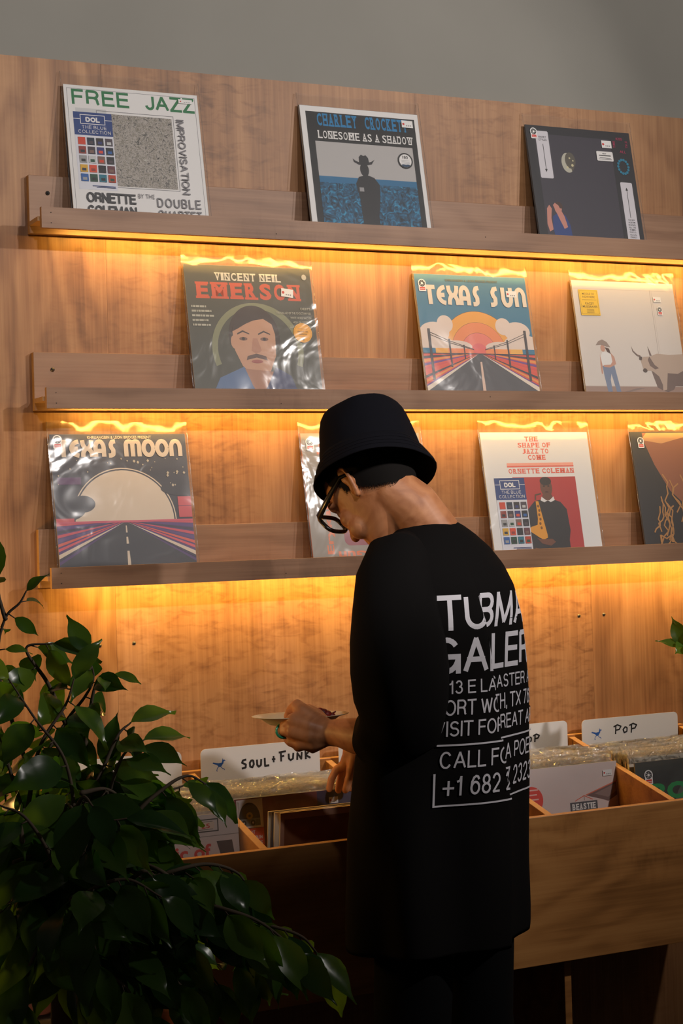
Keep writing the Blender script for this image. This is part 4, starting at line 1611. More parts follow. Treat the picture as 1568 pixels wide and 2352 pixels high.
# left arm, bent, holding the plate
ELB, WRI = MP(898, 1700, -.13), MP(756, 1683, -.02)
bd.tube([SHL, MP(896, 1480, -.17), ELB], [.048, .044, .040], M_skin, 14)
bd.tube([ELB, MP(862, 1697, -.105), MP(815, 1690, -.07), MP(780, 1683, -.04), WRI], [.040, .0385, .034, .0275, .0255], M_skin, 16, flatten=.9)
LH = [  # each chain: pixels, depth, radius
    [(756, 1676, -.015, .019), (720, 1652, -.012, .0175), (692, 1632, .0, .0165)],
    [(756, 1682, -.022, .019), (712, 1668, -.024, .018), (674, 1655, -.014, .0155)],
    [(756, 1688, -.022, .019), (712, 1688, -.026, .0175), (672, 1680, -.016, .0145)],
    [(756, 1692, -.018, .017), (722, 1706, -.02, .017), (690, 1708, -.012, .0135)],
    [(748, 1694, -.008, .018), (715, 1712, -.004, .017), (700, 1706, .01, .014)],
    [(692, 1632, .0, .0155), (682, 1622, .012, .0145), (668, 1630, .035, .0095), (660, 1646, .052, .0085), (668, 1655, .066, .008)],
    [(672, 1660, -.014, .0125), (652, 1666, .006, .0098), (648, 1676, .030, .009), (664, 1672, .054, .0085)],
    [(672, 1680, -.014, .012), (651, 1679, .004, .0100), (646, 1684, .026, .009), (668, 1684, .050, .0085)],
    [(690, 1706, -.012, .012), (668, 1704, .002, .0105), (660, 1700, .022, .0088), (678, 1690, .044, .008)],
    [(700, 1708, -.008, .0115), (684, 1717, .002, .0098), (680, 1714, .020, .0084), (694, 1702, .038, .0076)],
    [(748, 1668, .0, .016), (728, 1642, .022, .0135), (708, 1628, .042, .0105), (692, 1630, .058, .0092)],
]
for ch in LH:
    bd.tube([MP(x, y, d) for x, y, d, r in ch], [c[3] for c in ch], M_skin, 10)
# right arm reaching across to the records
WRR = MP(812, 1728, .395)
ELR = MP(1035, 1590, .30)
bd.tube([SHR, MP(1090, 1450, .22), ELR], [.048, .044, .041], M_skin, 14)
bd.tube([ELR, MP(930, 1655, .345), WRR], [.041, .036, .026], M_skin, 14, flatten=.85)
RH = [
    [(812, 1728, .395, .021), (800, 1746, .40, .018), (790, 1758, .402, .0125)],
    [(816, 1732, .405, .021), (804, 1752, .415, .018), (797, 1764, .42, .0125)],
    [(820, 1736, .415, .019), (812, 1756, .43, .017), (806, 1768, .435, .0115)],
    [(824, 1738, .425, .017), (818, 1758, .44, .014), (814, 1770, .448, .0105)],
    [(792, 1757, .402, .0118), (772, 1768, .404, .0098), (761, 1789, .407, .0088), (756, 1812, .410, .0082)],
    [(797, 1764, .42, .0118), (784, 1776, .423, .0098), (780, 1796, .425, .0088), (777, 1815, .427, .0082)],
    [(806, 1768, .435, .0112), (797, 1782, .440, .0095), (796, 1800, .441, .0085), (793, 1815, .442, .008)],
    [(814, 1770, .448, .010), (808, 1785, .452, .0085), (808, 1800, .452, .0078), (806, 1812, .452, .0072)],
    [(814, 1738, .385, .016), (806, 1768, .375, .012), (800, 1792, .372, .0098), (795, 1812, .375, .009)],
]
for ch in RH:
    bd.tube([MP(x, y, d) for x, y, d, r in ch], [c[3] for c in ch], M_skin, 10)
raw = mpart(bd, 'body')
fixnormals(raw)
rm = raw.modifiers.new('one_surface', 'REMESH')
rm.mode = 'VOXEL'
rm.voxel_size = .0034
rm.use_smooth_shade = True
sm = raw.modifiers.new('soften', 'SMOOTH')
sm.factor = .5
sm.iterations = 4

# ---- finger ring
b = MB()
rc = MP(650, 1679, .010)
rax = (MP(646, 1684, .026) - MP(651, 1679, .004)).normalized()
ra = rax.cross(UZ).normalized()
rb = rax.cross(ra)
rings = []
for i in range(28):
    t = 2 * pi * i / 28
    o = ra * cos(t) + rb * sin(t)
    rings.append([rc + o * (.0132 + .0026 * cos(q)) + rax * (.0042 * sin(q)) for q in (2 * pi * k / 10 for k in range(10))])
rings.append(rings[0])
b.loft(rings, flat((.03, .30, .16), .15, 'green_jade'), cap0=False, cap1=False)
tag(mpart(b, 'finger_ring'), 'green stone ring')

# ---- hair: close-cropped under the hat, fading at the nape
M_fade, nt, bs = newmat('cropped_hair')
bs.inputs['Base Color'].default_value = (.008, .0065, .006, 1)
bs.inputs['Roughness'].default_value = .9
bs.inputs['Specular IOR Level'].default_value = .15
att = nd(nt, 'ShaderNodeAttribute', attribute_name='cover')
nz = nd(nt, 'ShaderNodeTexNoise', i_Scale=420., i_Detail=2.)
tcx = nd(nt, 'ShaderNodeTexCoord')
nt.links.new(tcx.outputs['Object'], nz.inputs['Vector'])
mm = nd(nt, 'ShaderNodeMath', operation='ADD')
nt.links.new(att.outputs['Fac'], mm.inputs[0])
nt.links.new(nz.outputs[0], mm.inputs[1])
st = nd(nt, 'ShaderNodeMapRange')
st.inputs['From Min'].default_value = .85
st.inputs['From Max'].default_value = 1.15
nt.links.new(mm.outputs[0], st.inputs[0])
nt.links.new(st.outputs[0], bs.inputs['Alpha'])
hb = MB()
cov = []
rows = []
NR, NA = 22, 60
prof = [(-.085, .090, -.020, .048), (-.065, .088, -.058, .058), (-.045, .088, -.074, .0625), (-.022, .088, -.085, .067), (0, .087, -.0925, .0705), (.028, .087, -.098, .0735), (.058, .083, -.098, .0735), (.09, .066, -.083, .066)]
for j in range(NR):
    z = -.080 + .165 * j / (NR - 1)
    k = max(i for i in range(len(prof) - 1) if prof[i][0] <= z + 1e-9)
    t = (z - prof[k][0]) / (prof[k + 1][0] - prof[k][0])
    yf, yb, hw = (prof[k][i] * (1 - t) + prof[k + 1][i] * t for i in (1, 2, 3))
    c, d = (yf + yb) / 2, (yf - yb) / 2
    row = []
    for i in range(NA):
        a = 2 * pi * i / NA
        g = 1.035
        p = (hw * g * math.copysign(abs(cos(a)) ** .86, cos(a)), c + d * g * math.copysign(abs(sin(a)) ** (.86 if sin(a) > 0 else 1), sin(a)), z)
        row.append(HP(*p))
        back = -p[1]                                    # further back = hair starts lower
        low = -.005 - .058 * max(0, min(1, (back - .0) / .06)) if back > -.012 else (.03 if back > -.035 else .075)
        cov.append(max(0, min(1, (z - low + .022) / .034)))
    rows.append(row)
hb.loft(rows, M_fade, cap0=False, cap1=False)
hr = mpart(hb, 'hair')
at = hr.data.attributes.new('cover', 'FLOAT', 'POINT')
at.data.foreach_set('value', cov)
tag(hr, 'close-cropped black hair')

# ---- bucket hat
hax = (-Rh * .13 + UZ * .86 + Fh * .42).normalized()
hs1 = hax.cross(Fh).normalized()
hs2 = hax.cross(hs1).normalized()
HB = MP(858, 1098, .035)                       # centre of the brim's lower edge


def hat_ring(h, rx, ry, wob=0., n=48, ph=0.):
    out = []
    for i in range(n):
        t = 2 * pi * i / n
        q = 1 + wob * noise.noise(Vector((cos(t) * 1.6, sin(t) * 1.6, h * 14 + ph)))
        out.append(HB + hax * (h + wob * .06 * noise.noise(Vector((cos(t) * 1.2, sin(t) * 1.2, 7.7 + h * 3)))) + hs1 * (rx * q * cos(t)) + hs2 * (ry * q * sin(t)))
    return out


b = MB()
cr = [(.043, .1005, .1045), (.046, .1000, .1040), (.060, .0985, .1025), (.075, .0965, .1005), (.095, .0935, .0975), (.115, .0895, .0930), (.132, .0840, .0870), (.141, .0790, .0820), (.1455, .0720, .0745), (.148, .0600, .0620), (.150, .0400, .0410), (.1505, .0150, .0150)]
inner = [(.147, .012, .012), (.146, .055, .057), (.137, .0765, .079), (.10, .090, .094), (.048, .0965, .1005), (.043, .0975, .1015)]
b.loft([hat_ring(h, x, y, .05) for h, x, y in cr] , M_hat, cap0=False)
b.loft([hat_ring(h, x, y, .05) for h, x, y in inner], M_hat, cap0=True, cap1=False)
hat = mpart(b, 'bucket_hat')
tag(hat, 'black cotton bucket hat')
b = MB()
br = [(.046, .0985, .1025), (.045, .1015, .1055), (.036, .1065, .1105), (.022, .1135, .1165), (.008, .1200, .1225), (.001, .1228, .1250), (-.001, .1226, .1248), (-.0015, .1212, .1234), (.007, .1185, .1210), (.021, .1118, .1145), (.035, .1045, .1085), (.043, .0985, .1020)]
b.loft([hat_ring(h, x, y, .06) for h, x, y in br], M_hat, cap0=False, cap1=False)
for h, rr in ((.036, .1068), (.027, .1113), (.018, .1157), (.009, .1198)):
    pts = hat_ring(h + .0008, rr, rr + .0032, .06)
    b.tube(pts + [pts[0]], .00025, M_hat, 4, cap=False)
bo = b.build('brim', hat)

# ---- eyeglasses
gm = flat((.012, .011, .010), .22, 'black_acetate')
gl = flat((.20, .15, .08), .3, 'amber_hinge', metal=.6)
g = MB()
for s_ in (-1, 1):
    c0 = (s_ * .034, .018)
    ring = []
    n = 28
    for i in range(n + 1):
        t = 2 * pi * i / n
        ex = .62
        x = c0[0] + .0285 * math.copysign(abs(cos(t)) ** ex, cos(t))
        z = c0[1] + .0225 * math.copysign(abs(sin(t)) ** ex, sin(t))
        ring.append(HP(x, .112 - .9 * abs(x) ** 1.9 * 1.0, z))
    g.tube(ring, .0044, gm, 8, cap=False)
    g.tube([HP(s_ * .062, .108, .027), HP(s_ * .0715, .098, .028), HP(s_ * .0755, .05, .027), HP(s_ * .0775, .0, .026), HP(s_ * .077, -.018, .014)], [.0075, .0080, .0066, .0046, .0036], gm, 8, flatten=.5, up=hu)
g.tube([HP(-.008, .112, .022), HP(0, .114, .024), HP(.008, .112, .022)], .0028, gm, 8)
go = mpart(g, 'eyeglasses')
tag(go, 'thick black eyeglasses')
m_lens, nt, bs = newmat('clear_lens')
nt.nodes.remove(bs)
tr_, gs_ = nd(nt, 'ShaderNodeBsdfTransparent'), nd(nt, 'ShaderNodeBsdfGlossy')
gs_.inputs['Roughness'].default_value = .03
mx_ = nd(nt, 'ShaderNodeMixShader', i_Fac=.1)
nt.links.new(tr_.outputs[0], mx_.inputs[1])
nt.links.new(gs_.outputs[0], mx_.inputs[2])
nt.links.new(mx_.outputs[0], nt.nodes['Material Output'].inputs[0])
for s_ in (-1, 1):
    g = MB()
    pts = []
    for i in range(24):
        t = 2 * pi * i / 24
        x = s_ * .034 + .027 * math.copysign(abs(cos(t)) ** .62, cos(t))
        z = .018 + .021 * math.copysign(abs(sin(t)) ** .62, sin(t))
        pts.append(HP(x, .112 - .9 * abs(x) ** 1.9, z))
    g.loft([pts, [p + hf * .0012 for p in pts]], m_lens)
    g.build('lens', go)

# ---- T-shirt
# rows: photo height, left and right outline, depth ratio, offset towards the wall
TS = [(1199, 932, 1047, .90, .020), (1206, 922, 1060, .86, .020), (1228, 896, 1090, .74, .014), (1260, 872, 1126, .66, .006), (1300, 856, 1158, .66, .0), (1350, 846, 1184, .67, .0), (1420, 838, 1199, .68, .0), (1500, 834, 1205, .68, 0), (1600, 828, 1210, .68, 0),
      (1750, 812, 1215, .68, 0), (1900, 802, 1215, .68, 0), (2050, 800, 1214, .68, 0), (2135, 801, 1213, .68, 0), (2150, 802, 1211, .68, 0)]
ROWS = []
for py, l, r, k, off in TS:
    hxw = (r - l) / 2 * DM / FPX
    wd = hxw / math.sqrt(cos(TH) ** 2 + (k * sin(TH)) ** 2)
    c = MP((l + r) / 2, py, off)
    ROWS.append((c.z, c, wd, wd * k))


def row_at(z):
    for a, bq in zip(ROWS, ROWS[1:]):
        if bq[0] <= z <= a[0]:
            t = (a[0] - z) / (a[0] - bq[0])
            return a[1].lerp(bq[1], t), a[2] + (bq[2] - a[2]) * t, a[3] + (bq[3] - a[3]) * t
    q = ROWS[0] if z > ROWS[0][0] else ROWS[-1]
    return q[1], q[2], q[3]


ZT, ZBm = ROWS[0][0], ROWS[-1][0]


def torso(a, z, lift=0.):
    """a = 0 at the spine, growing to his right"""
    a = (a + pi) % (2 * pi) - pi
    c, wd, dp = row_at(z)
    ca, sa = cos(a), sin(a)
    f = max(0, min(1, (1.40 - z) / .14))                    # folds grow below the shoulder blades
    ar = math.radians(-12 + 15 * max(0, min(1, (1.30 - z) / .40)))
    d = a - ar
    ridge = .030 * f * (math.exp(-(abs(d) / .42) ** 1.3) if d < 0 else max(0, 1 - d / .085) ** 1.5)
    soft = .004 * f * sin(a * 5 + z * 9) + .005 * f * noise.noise(Vector((a * 2.3, z * 5, 1.)))
    low = max(0, min(1, (1.0 - z) / .3))
    soft += low * .010 * sin(a * 7 + 1.2 + .8 * z) * max(0, cos(a) * .5 + .5)
    r = 1 + (ridge + soft + lift) / max(.08, (wd + dp) / 2)
    p = Vector((c.x, c.y, z)) - Lf * (wd * r * math.copysign(abs(sa) ** .93, sa)) - fb * (dp * r * math.copysign(abs(ca) ** .93, ca))
    return p


b = MB()
NAg, NZ = 220, 90
rings = []
for q in (.035, .02):
    rings.append([torso(2 * pi * i / NAg, ZBm + q, -.006) for i in range(NAg)])
for j in range(NZ + 1):
    z = ZBm + (ZT - ZBm) * j / NZ
    rings.append([torso(2 * pi * i / NAg, z) for i in range(NAg)])
cb = ROWS[0]
for sc, dz in ((.97, .004), (.93, .002), (.91, -.02)):
    rings.append([Vector((cb[1].x, cb[1].y, 0)) + (Vector((p.x, p.y, 0)) - Vector((cb[1].x, cb[1].y, 0))) * sc + UZ * (ZT + dz) for p in rings[2 + NZ]])
b.loft(rings, M_cotton, cap0=False, cap1=False)


def sleeve(path, mat=M_cotton, n=48):
    """cloth tube with an open, turned-in end; path of (point, radius)"""
    pts = [p for p, r in path]
    rr = []
    ref = Vector((.2, .3, 1)).normalized()
    ref = fb
    for k, (p, r) in enumerate(path):
        t = (pts[min(k + 1, len(pts) - 1)] - pts[max(k - 1, 0)]).normalized()
        a = (ref - t * ref.dot(t)).normalized()
        c = t.cross(a)
        ring = []
        for i in range(n):
            q = 2 * pi * i / n
            wv = 1 + .07 * noise.noise(Vector((cos(q) * 1.5, sin(q) * 1.5, k * .6))) + .02 * sin(5 * q + k)
            ring.append(p + (a * cos(q) + c * sin(q)) * r * wv)
        rr.append((ring, p, t))
    out = [r for r, _, _ in rr]
    last, pc, t = rr[-1]
    out.append([pc + (v - pc) * .95 + t * .001 for v in last])
    out.append([pc + (v - pc) * .93 - t * .03 for v in last])
    b.loft(out, mat, cap1=True)


sleeve([(MP(935, 1262, -.035), .040), (MP(915, 1290, -.075), .064), (MP(908, 1335, -.115), .074), (MP(909, 1400, -.14), .080), (MP(914, 1470, -.155), .088), (MP(919, 1540, -.16), .090), (MP(922, 1610, -.155), .088),
        (MP(916, 1662, -.147), .080), (MP(888, 1690, -.128), .066), (MP(858, 1697, -.102), .054)])
sleeve([(MP(1040, 1295, .06), .040), (MP(1070, 1335, .10), .058), (MP(1075, 1400, .15), .070), (MP(1065, 1480, .205), .072), (MP(1045, 1560, .265), .066)])
# printing on the back, laid along the cloth
ZTAB = {}


def arcpos(z):
    k = round(z, 3)
    if k not in ZTAB:
        pts = [(-1.1 + 2.4 * i / 240) for i in range(241)]
        s_, prev, tab = 0, None, []
        for a in pts:
            # follow the plain cloth, without the pleat's steep flank stretching the letters away
            p = torso(a, k)
            if prev:
                s_ += (p - prev).length
            prev = p
            tab.append((s_, a))
        # zero at the chosen left margin
        a0 = math.radians(-42)
        s0 = next(s for s, a in tab if a >= a0)
        ZTAB[k] = [(s - s0, a) for s, a in tab]
    return ZTAB[k]


def cloth(s_, z, lift=.0004):
    tab = arcpos(z)
    lo, hi = 0, len(tab) - 1
    while hi - lo > 1:
        m = (lo + hi) // 2
        if tab[m][0] <= s_:
            lo = m
        else:
            hi = m
    t = (s_ - tab[lo][0]) / max(1e-9, tab[hi][0] - tab[lo][0])
    return torso(tab[lo][1] + (tab[hi][1] - tab[lo][1]) * t, z, lift)


LIFT = [.0004]


def print_polys(pts, faces):
    bm = bmesh.new()
    vs = [bm.verts.new((p[0], p[1], 0)) for p in pts]
    for f in faces:
        try:
            bm.faces.new([vs[i] for i in f])
        except ValueError:
            pass
    xs = [p[0] for p in pts]
    ys = [p[1] for p in pts]
    x = math.floor(min(xs) / .006) * .006
    while x < max(xs):
        bmesh.ops.bisect_plane(bm, geom=bm.verts[:] + bm.edges[:] + bm.faces[:], plane_co=(x, 0, 0), plane_no=(1, 0, 0))
        x += .006
    y = math.floor(min(ys) / .014) * .014
    while y < max(ys):
        bmesh.ops.bisect_plane(bm, geom=bm.verts[:] + bm.edges[:] + bm.faces[:], plane_co=(0, y, 0), plane_no=(0, 1, 0))
        y += .014
    bmesh.ops.triangulate(bm, faces=bm.faces[:])
    bm.verts.index_update()
    LIFT[0] += 3e-6
    b.add([cloth(v.co.x, v.co.y, LIFT[0]) for v in bm.verts], [[v.index for v in f.verts] for f in bm.faces], M_letter)
    bm.free()


def zrow(py):
    return MP(1040, py, -.06).z


TW = .325
for s_, top, base, x0, wd, bold in (
        ('TUBMAN', 1362, 1440, 0, TW, .145), ('GALLERY', 1455, 1536, -.012, TW + .03, .145),
        ('1613 E LANCASTER AVE', 1551, 1581, -.010, TW + .02, .12), ('FORT WORTH, TX 76103', 1594, 1629, -.006, TW + .016, .12), ('VISIT FOR GREAT ART', 1641, 1675, -.006, TW + .011, .12),
        ('CALL FOR A POEM', 1708, 1746, .006, TW - .01, .115), ('+1 682 207 2323', 1763, 1807, .014, TW - .03, .115)):
    z0, z1 = zrow(base), zrow(top)
    for q in sans_polys(s_, x0, z0, wd, z1 - z0, bold, .30):
        print_polys(q, [(0, 1, 2, 3)])
for x0, x1, y0, y1 in ((.0, TW, 1696, 1692), (-.004, TW, 1830, 1826), (-.004, .0, 1830, 1756), (TW - .004, TW, 1830, 1756)):
    za, zb_ = zrow(y0), zrow(y1)
    print_polys([(x0, za), (x1, za), (x1, zb_), (x0, zb_)], [(0, 1, 2, 3)])
shirt = mpart(b, 't_shirt')
tag(shirt, 'oversized black T-shirt with white lettering on the back')

# ---- trousers and shoes
b = MB()
for hip, kn, an in LEGS:
    pth = [(hip + UZ * .10, .085), (hip, .085), (hip.lerp(kn, .5), .076), (kn, .072), (kn.lerp(an, .5), .074), (an + UZ * .0, .076)]
    sleeve([(p, r) for p, r in pth], M_pants)
hipc = Vector((ctr.x, ctr.y, 0))
b.loft([[hipc + UZ * z - Lf * (w_ * cos(2 * pi * i / 30)) + fb * (d_ * sin(2 * pi * i / 30)) for i in range(30)] for z, w_, d_ in ((.72, .09, .08), (.78, .14, .095), (.90, .148, .10), (.99, .146, .098))], M_pants)
tag(mpart(b, 'trousers'), 'loose black trousers')
for hip, kn, an in LEGS:
    b = MB()
    c = Vector((an.x, an.y, 0))
    prof = [(-.085, .030, .055), (-.06, .040, .085), (0, .043, .095), (.07, .048, .06), (.13, .048, .045), (.17, .040, .038), (.19, .02, .025)]
    b.loft([[c + fb * y + Lf * (w_ * cos(2 * pi * i / 16)) + UZ * (h_ * .5 + h_ * .5 * sin(2 * pi * i / 16) + .001) for i in range(16)] for y, w_, h_ in prof], flat((.02, .02, .02), .6, 'black_shoe'))
    mpart(b, 'shoe')

# ---- the paper plate he holds, with a morsel of food on it
pc = MP(690, 1662, .055)
pl = empty('paper_plate', pc, (0, 0, 0))
pax = (UZ + Fh * .035 - Rh * .012).normalized()
p1 = pax.cross(Fh).normalized()
p2 = pax.cross(p1)
b = MB()
m_pl = flat((.84, .72, .50), .6, 'pressed_leaf_plate')
pr = [(0, .002), (.040, .0), (.060, .0005), (.066, .004), (.078, .013), (.094, .0165), (.0955, .0175), (.094, .018), (.078, .0145), (.065, .0058), (.058, .0026), (.0, .004)]
b.loft([[p1 * ((max(r, .0004)) * cos(2 * pi * i / 48)) + p2 * (max(r, .0004) * .86 * sin(2 * pi * i / 48)) + pax * h for i in range(48)] for r, h in pr], m_pl)
b.build('plate', pl)
tag(pl, 'shallow pale paper plate held level above the Soul + Funk card', 'plate')
b = MB()
mr = speckle('dark_red_fruit', [(70, 10, 14), (110, 16, 20), (140, 30, 26)], 60., 3.)
fc = MP(742, 1640, .075)
for dx, dz, r in ((0, 0, .009), (.008, -.003, .008), (-.006, .004, .007), (.017, -.006, .006)):
    ball(b, Rh * dx + UZ * (dz + .002), r, mr, (Rh * r * 1.2, Fh * r, UZ * r))
b.tube([Rh * .018, Rh * .024 + UZ * .004], [.0025, .0015], mr, 6)
fo = b.build('food_morsel', loc=fc)
tag(fo, 'dark red morsel of food on the paper plate', 'food')
# ------------------------------------------------------------------ plants
def leaf_mat(name, c1, c2, trans):
    m, nt, bs = newmat(name)
    L = nt.links.new
    at = nd(nt, 'ShaderNodeAttribute', attribute_name='tone')
    rp = ramp(nt, [(0., c1), (1., c2)])
    L(at.outputs['Fac'], rp.inputs[0])
    L(rp.outputs[0], bs.inputs['Base Color'])
    bs.inputs['Roughness'].default_value = .24
    tl = nd(nt, 'ShaderNodeBsdfTranslucent')
    mx = nd(nt, 'ShaderNodeMixRGB', blend_type='MULTIPLY')
    mx.inputs[0].default_value = 1
    mx.inputs[2].default_value = (1.9, 2.1, .7, 1)
    L(rp.outputs[0], mx.inputs[1])
    L(mx.outputs[0], tl.inputs[0])
    ms = nd(nt, 'ShaderNodeMixShader', i_Fac=trans)
    L(bs.outputs[0], ms.inputs[1])
    L(tl.outputs[0], ms.inputs[2])
    L(ms.outputs[0], nt.nodes['Material Output'].inputs[0])
    return m


M_leaf = leaf_mat('fig_leaf', (.022, .072, .018), (.13, .25, .035), .5)
M_bark = flat((.10, .07, .045), .8, 'fig_bark')
M_pot = speckle('terracotta', [(130, 62, 38), (150, 76, 46), (168, 92, 58)], 12., 4.)
M_soil = flat((.03, .02, .014), .95, 'potting_soil')


class Foliage:
    def __init__(self):
        self.mb, self.tone = MB(), []

    def leaf(self, base, direc, normal, length, width, droop, r):
        d = direc.normalized()
        n = (normal - d * normal.dot(d)).normalized()
        s = d.cross(n)
        prof = [(0, .03), (.07, .36), (.18, .76), (.32, .99), (.46, 1.), (.60, .82), (.72, .54), (.81, .26), (.89, .10), (1., .02)]
        tone = r.random() ** 1.6
        fold = r.uniform(.1, .4)
        curl = r.uniform(-.25, .25)
        wv = r.uniform(0, 6)
        vs = []
        for t, wk in prof:
            ang = droop * t
            c = base + d * (length * (sin(ang) / droop if abs(droop) > .01 else t)) - n * (length * ((1 - cos(ang)) / droop if abs(droop) > .01 else 0))
            up = (n * cos(ang) + d * sin(ang))
            for k in (-1, -.5, 0, .5, 1):
                h = abs(k) * fold * width * wk * .5 + curl * k * width * t * .4 + .05 * width * sin(wv + t * 9 + k * 2) * abs(k)
                vs.append(c + s * (k * wk * width * .5) + up * h)
        fs = []
        for j in range(len(prof) - 1):
            for i in range(4):
                fs.append((j * 5 + i, j * 5 + i + 1, (j + 1) * 5 + i + 1, (j + 1) * 5 + i))
        self.mb.add(vs, fs, M_leaf, True)
        self.tone += [tone] * len(vs)

    def build(self, parent, off):
        self.mb.v = [(p[0] - off[0], p[1] - off[1], p[2] - off[2]) for p in self.mb.v]
        o = self.mb.build('foliage', parent)
        at = o.data.attributes.new('tone', 'FLOAT', 'POINT')
        at.data.foreach_set('value', self.tone)
        return o


def curve(pts, n=14):
    """smooth curve through control points"""
    P = [Vector(p) for p in pts]
    P = [P[0] * 2 - P[1]] + P + [P[-1] * 2 - P[-2]]
    out = []
    for k in range(1, len(P) - 2):
        for i in range(n):
            t = i / n
            a, b_, c, d = P[k - 1], P[k], P[k + 1], P[k + 2]
            out.append(.5 * ((2 * b_) + (c - a) * t + (2 * a - 5 * b_ + 4 * c - d) * t * t + (3 * b_ - a - 3 * c + d) * t ** 3))
    out.append(P[-2])
    return out


def clothe(fo, tw, pts, r, start, step, lmin, lmax, hang=.9, rad=(.004, .0012)):
    """a twig with drooping leaves along it"""
    n = len(pts)
    tw.tube(pts, [rad[0] + (rad[1] - rad[0]) * i / (n - 1) for i in range(n)], M_bark, 6)
    acc, side = 0, 1
    tot = sum((q - p).length for p, q in zip(pts, pts[1:]))
    run = 0
    for p, q in zip(pts, pts[1:]):
        run += (q - p).length
        acc += (q - p).length
        if acc > step and run > start * tot:
            acc = r.uniform(0, step * .35)
            side = -side
            t = (q - p).normalized()
            sd = t.cross(UZ)
            if sd.length < .1:
                sd = Vector((r.uniform(-1, 1), r.uniform(-1, 1), 0))
            sd.normalize()
            d = t * .55 + sd * (side * r.uniform(.4, .95)) - UZ * r.uniform(hang * .4, hang) + Vector((r.uniform(-.3, .3), r.uniform(-.3, .3), 0))
            nrm = UZ * .55 - Fh * r.uniform(.2, 1.1) + Rh * r.uniform(-.6, .6) + sd * .2
            ln = r.uniform(lmin, lmax) * (1 - .25 * (run / tot) ** 3)
            stem = q + d.normalized() * .012
            tw.tube([q, stem], [.0011, .0009], M_bark, 5, cap=False)
            fo.leaf(stem, d, nrm, ln, ln * r.uniform(.38, .50), r.uniform(.2, 1.0), r)
    t = (pts[-1] - pts[-2]).normalized()
    fo.leaf(pts[-1], t - UZ * .35, UZ - Fh * .7, r.uniform(lmin, lmax) * .85, lmin * .42, .5, r)


r = random.Random(12)
BD = 2.36
base = PX(150, 2560, BD + .05)
plant = empty('potted_fig', (base.x, base.y, 0))
tag(plant, 'large weeping fig in a terracotta pot at the lower left, in front of the bins', 'plant')
fo, tw = Foliage(), MB()


def Q(l):
    return curve([PX(x, y, d) for x, y, d in l])


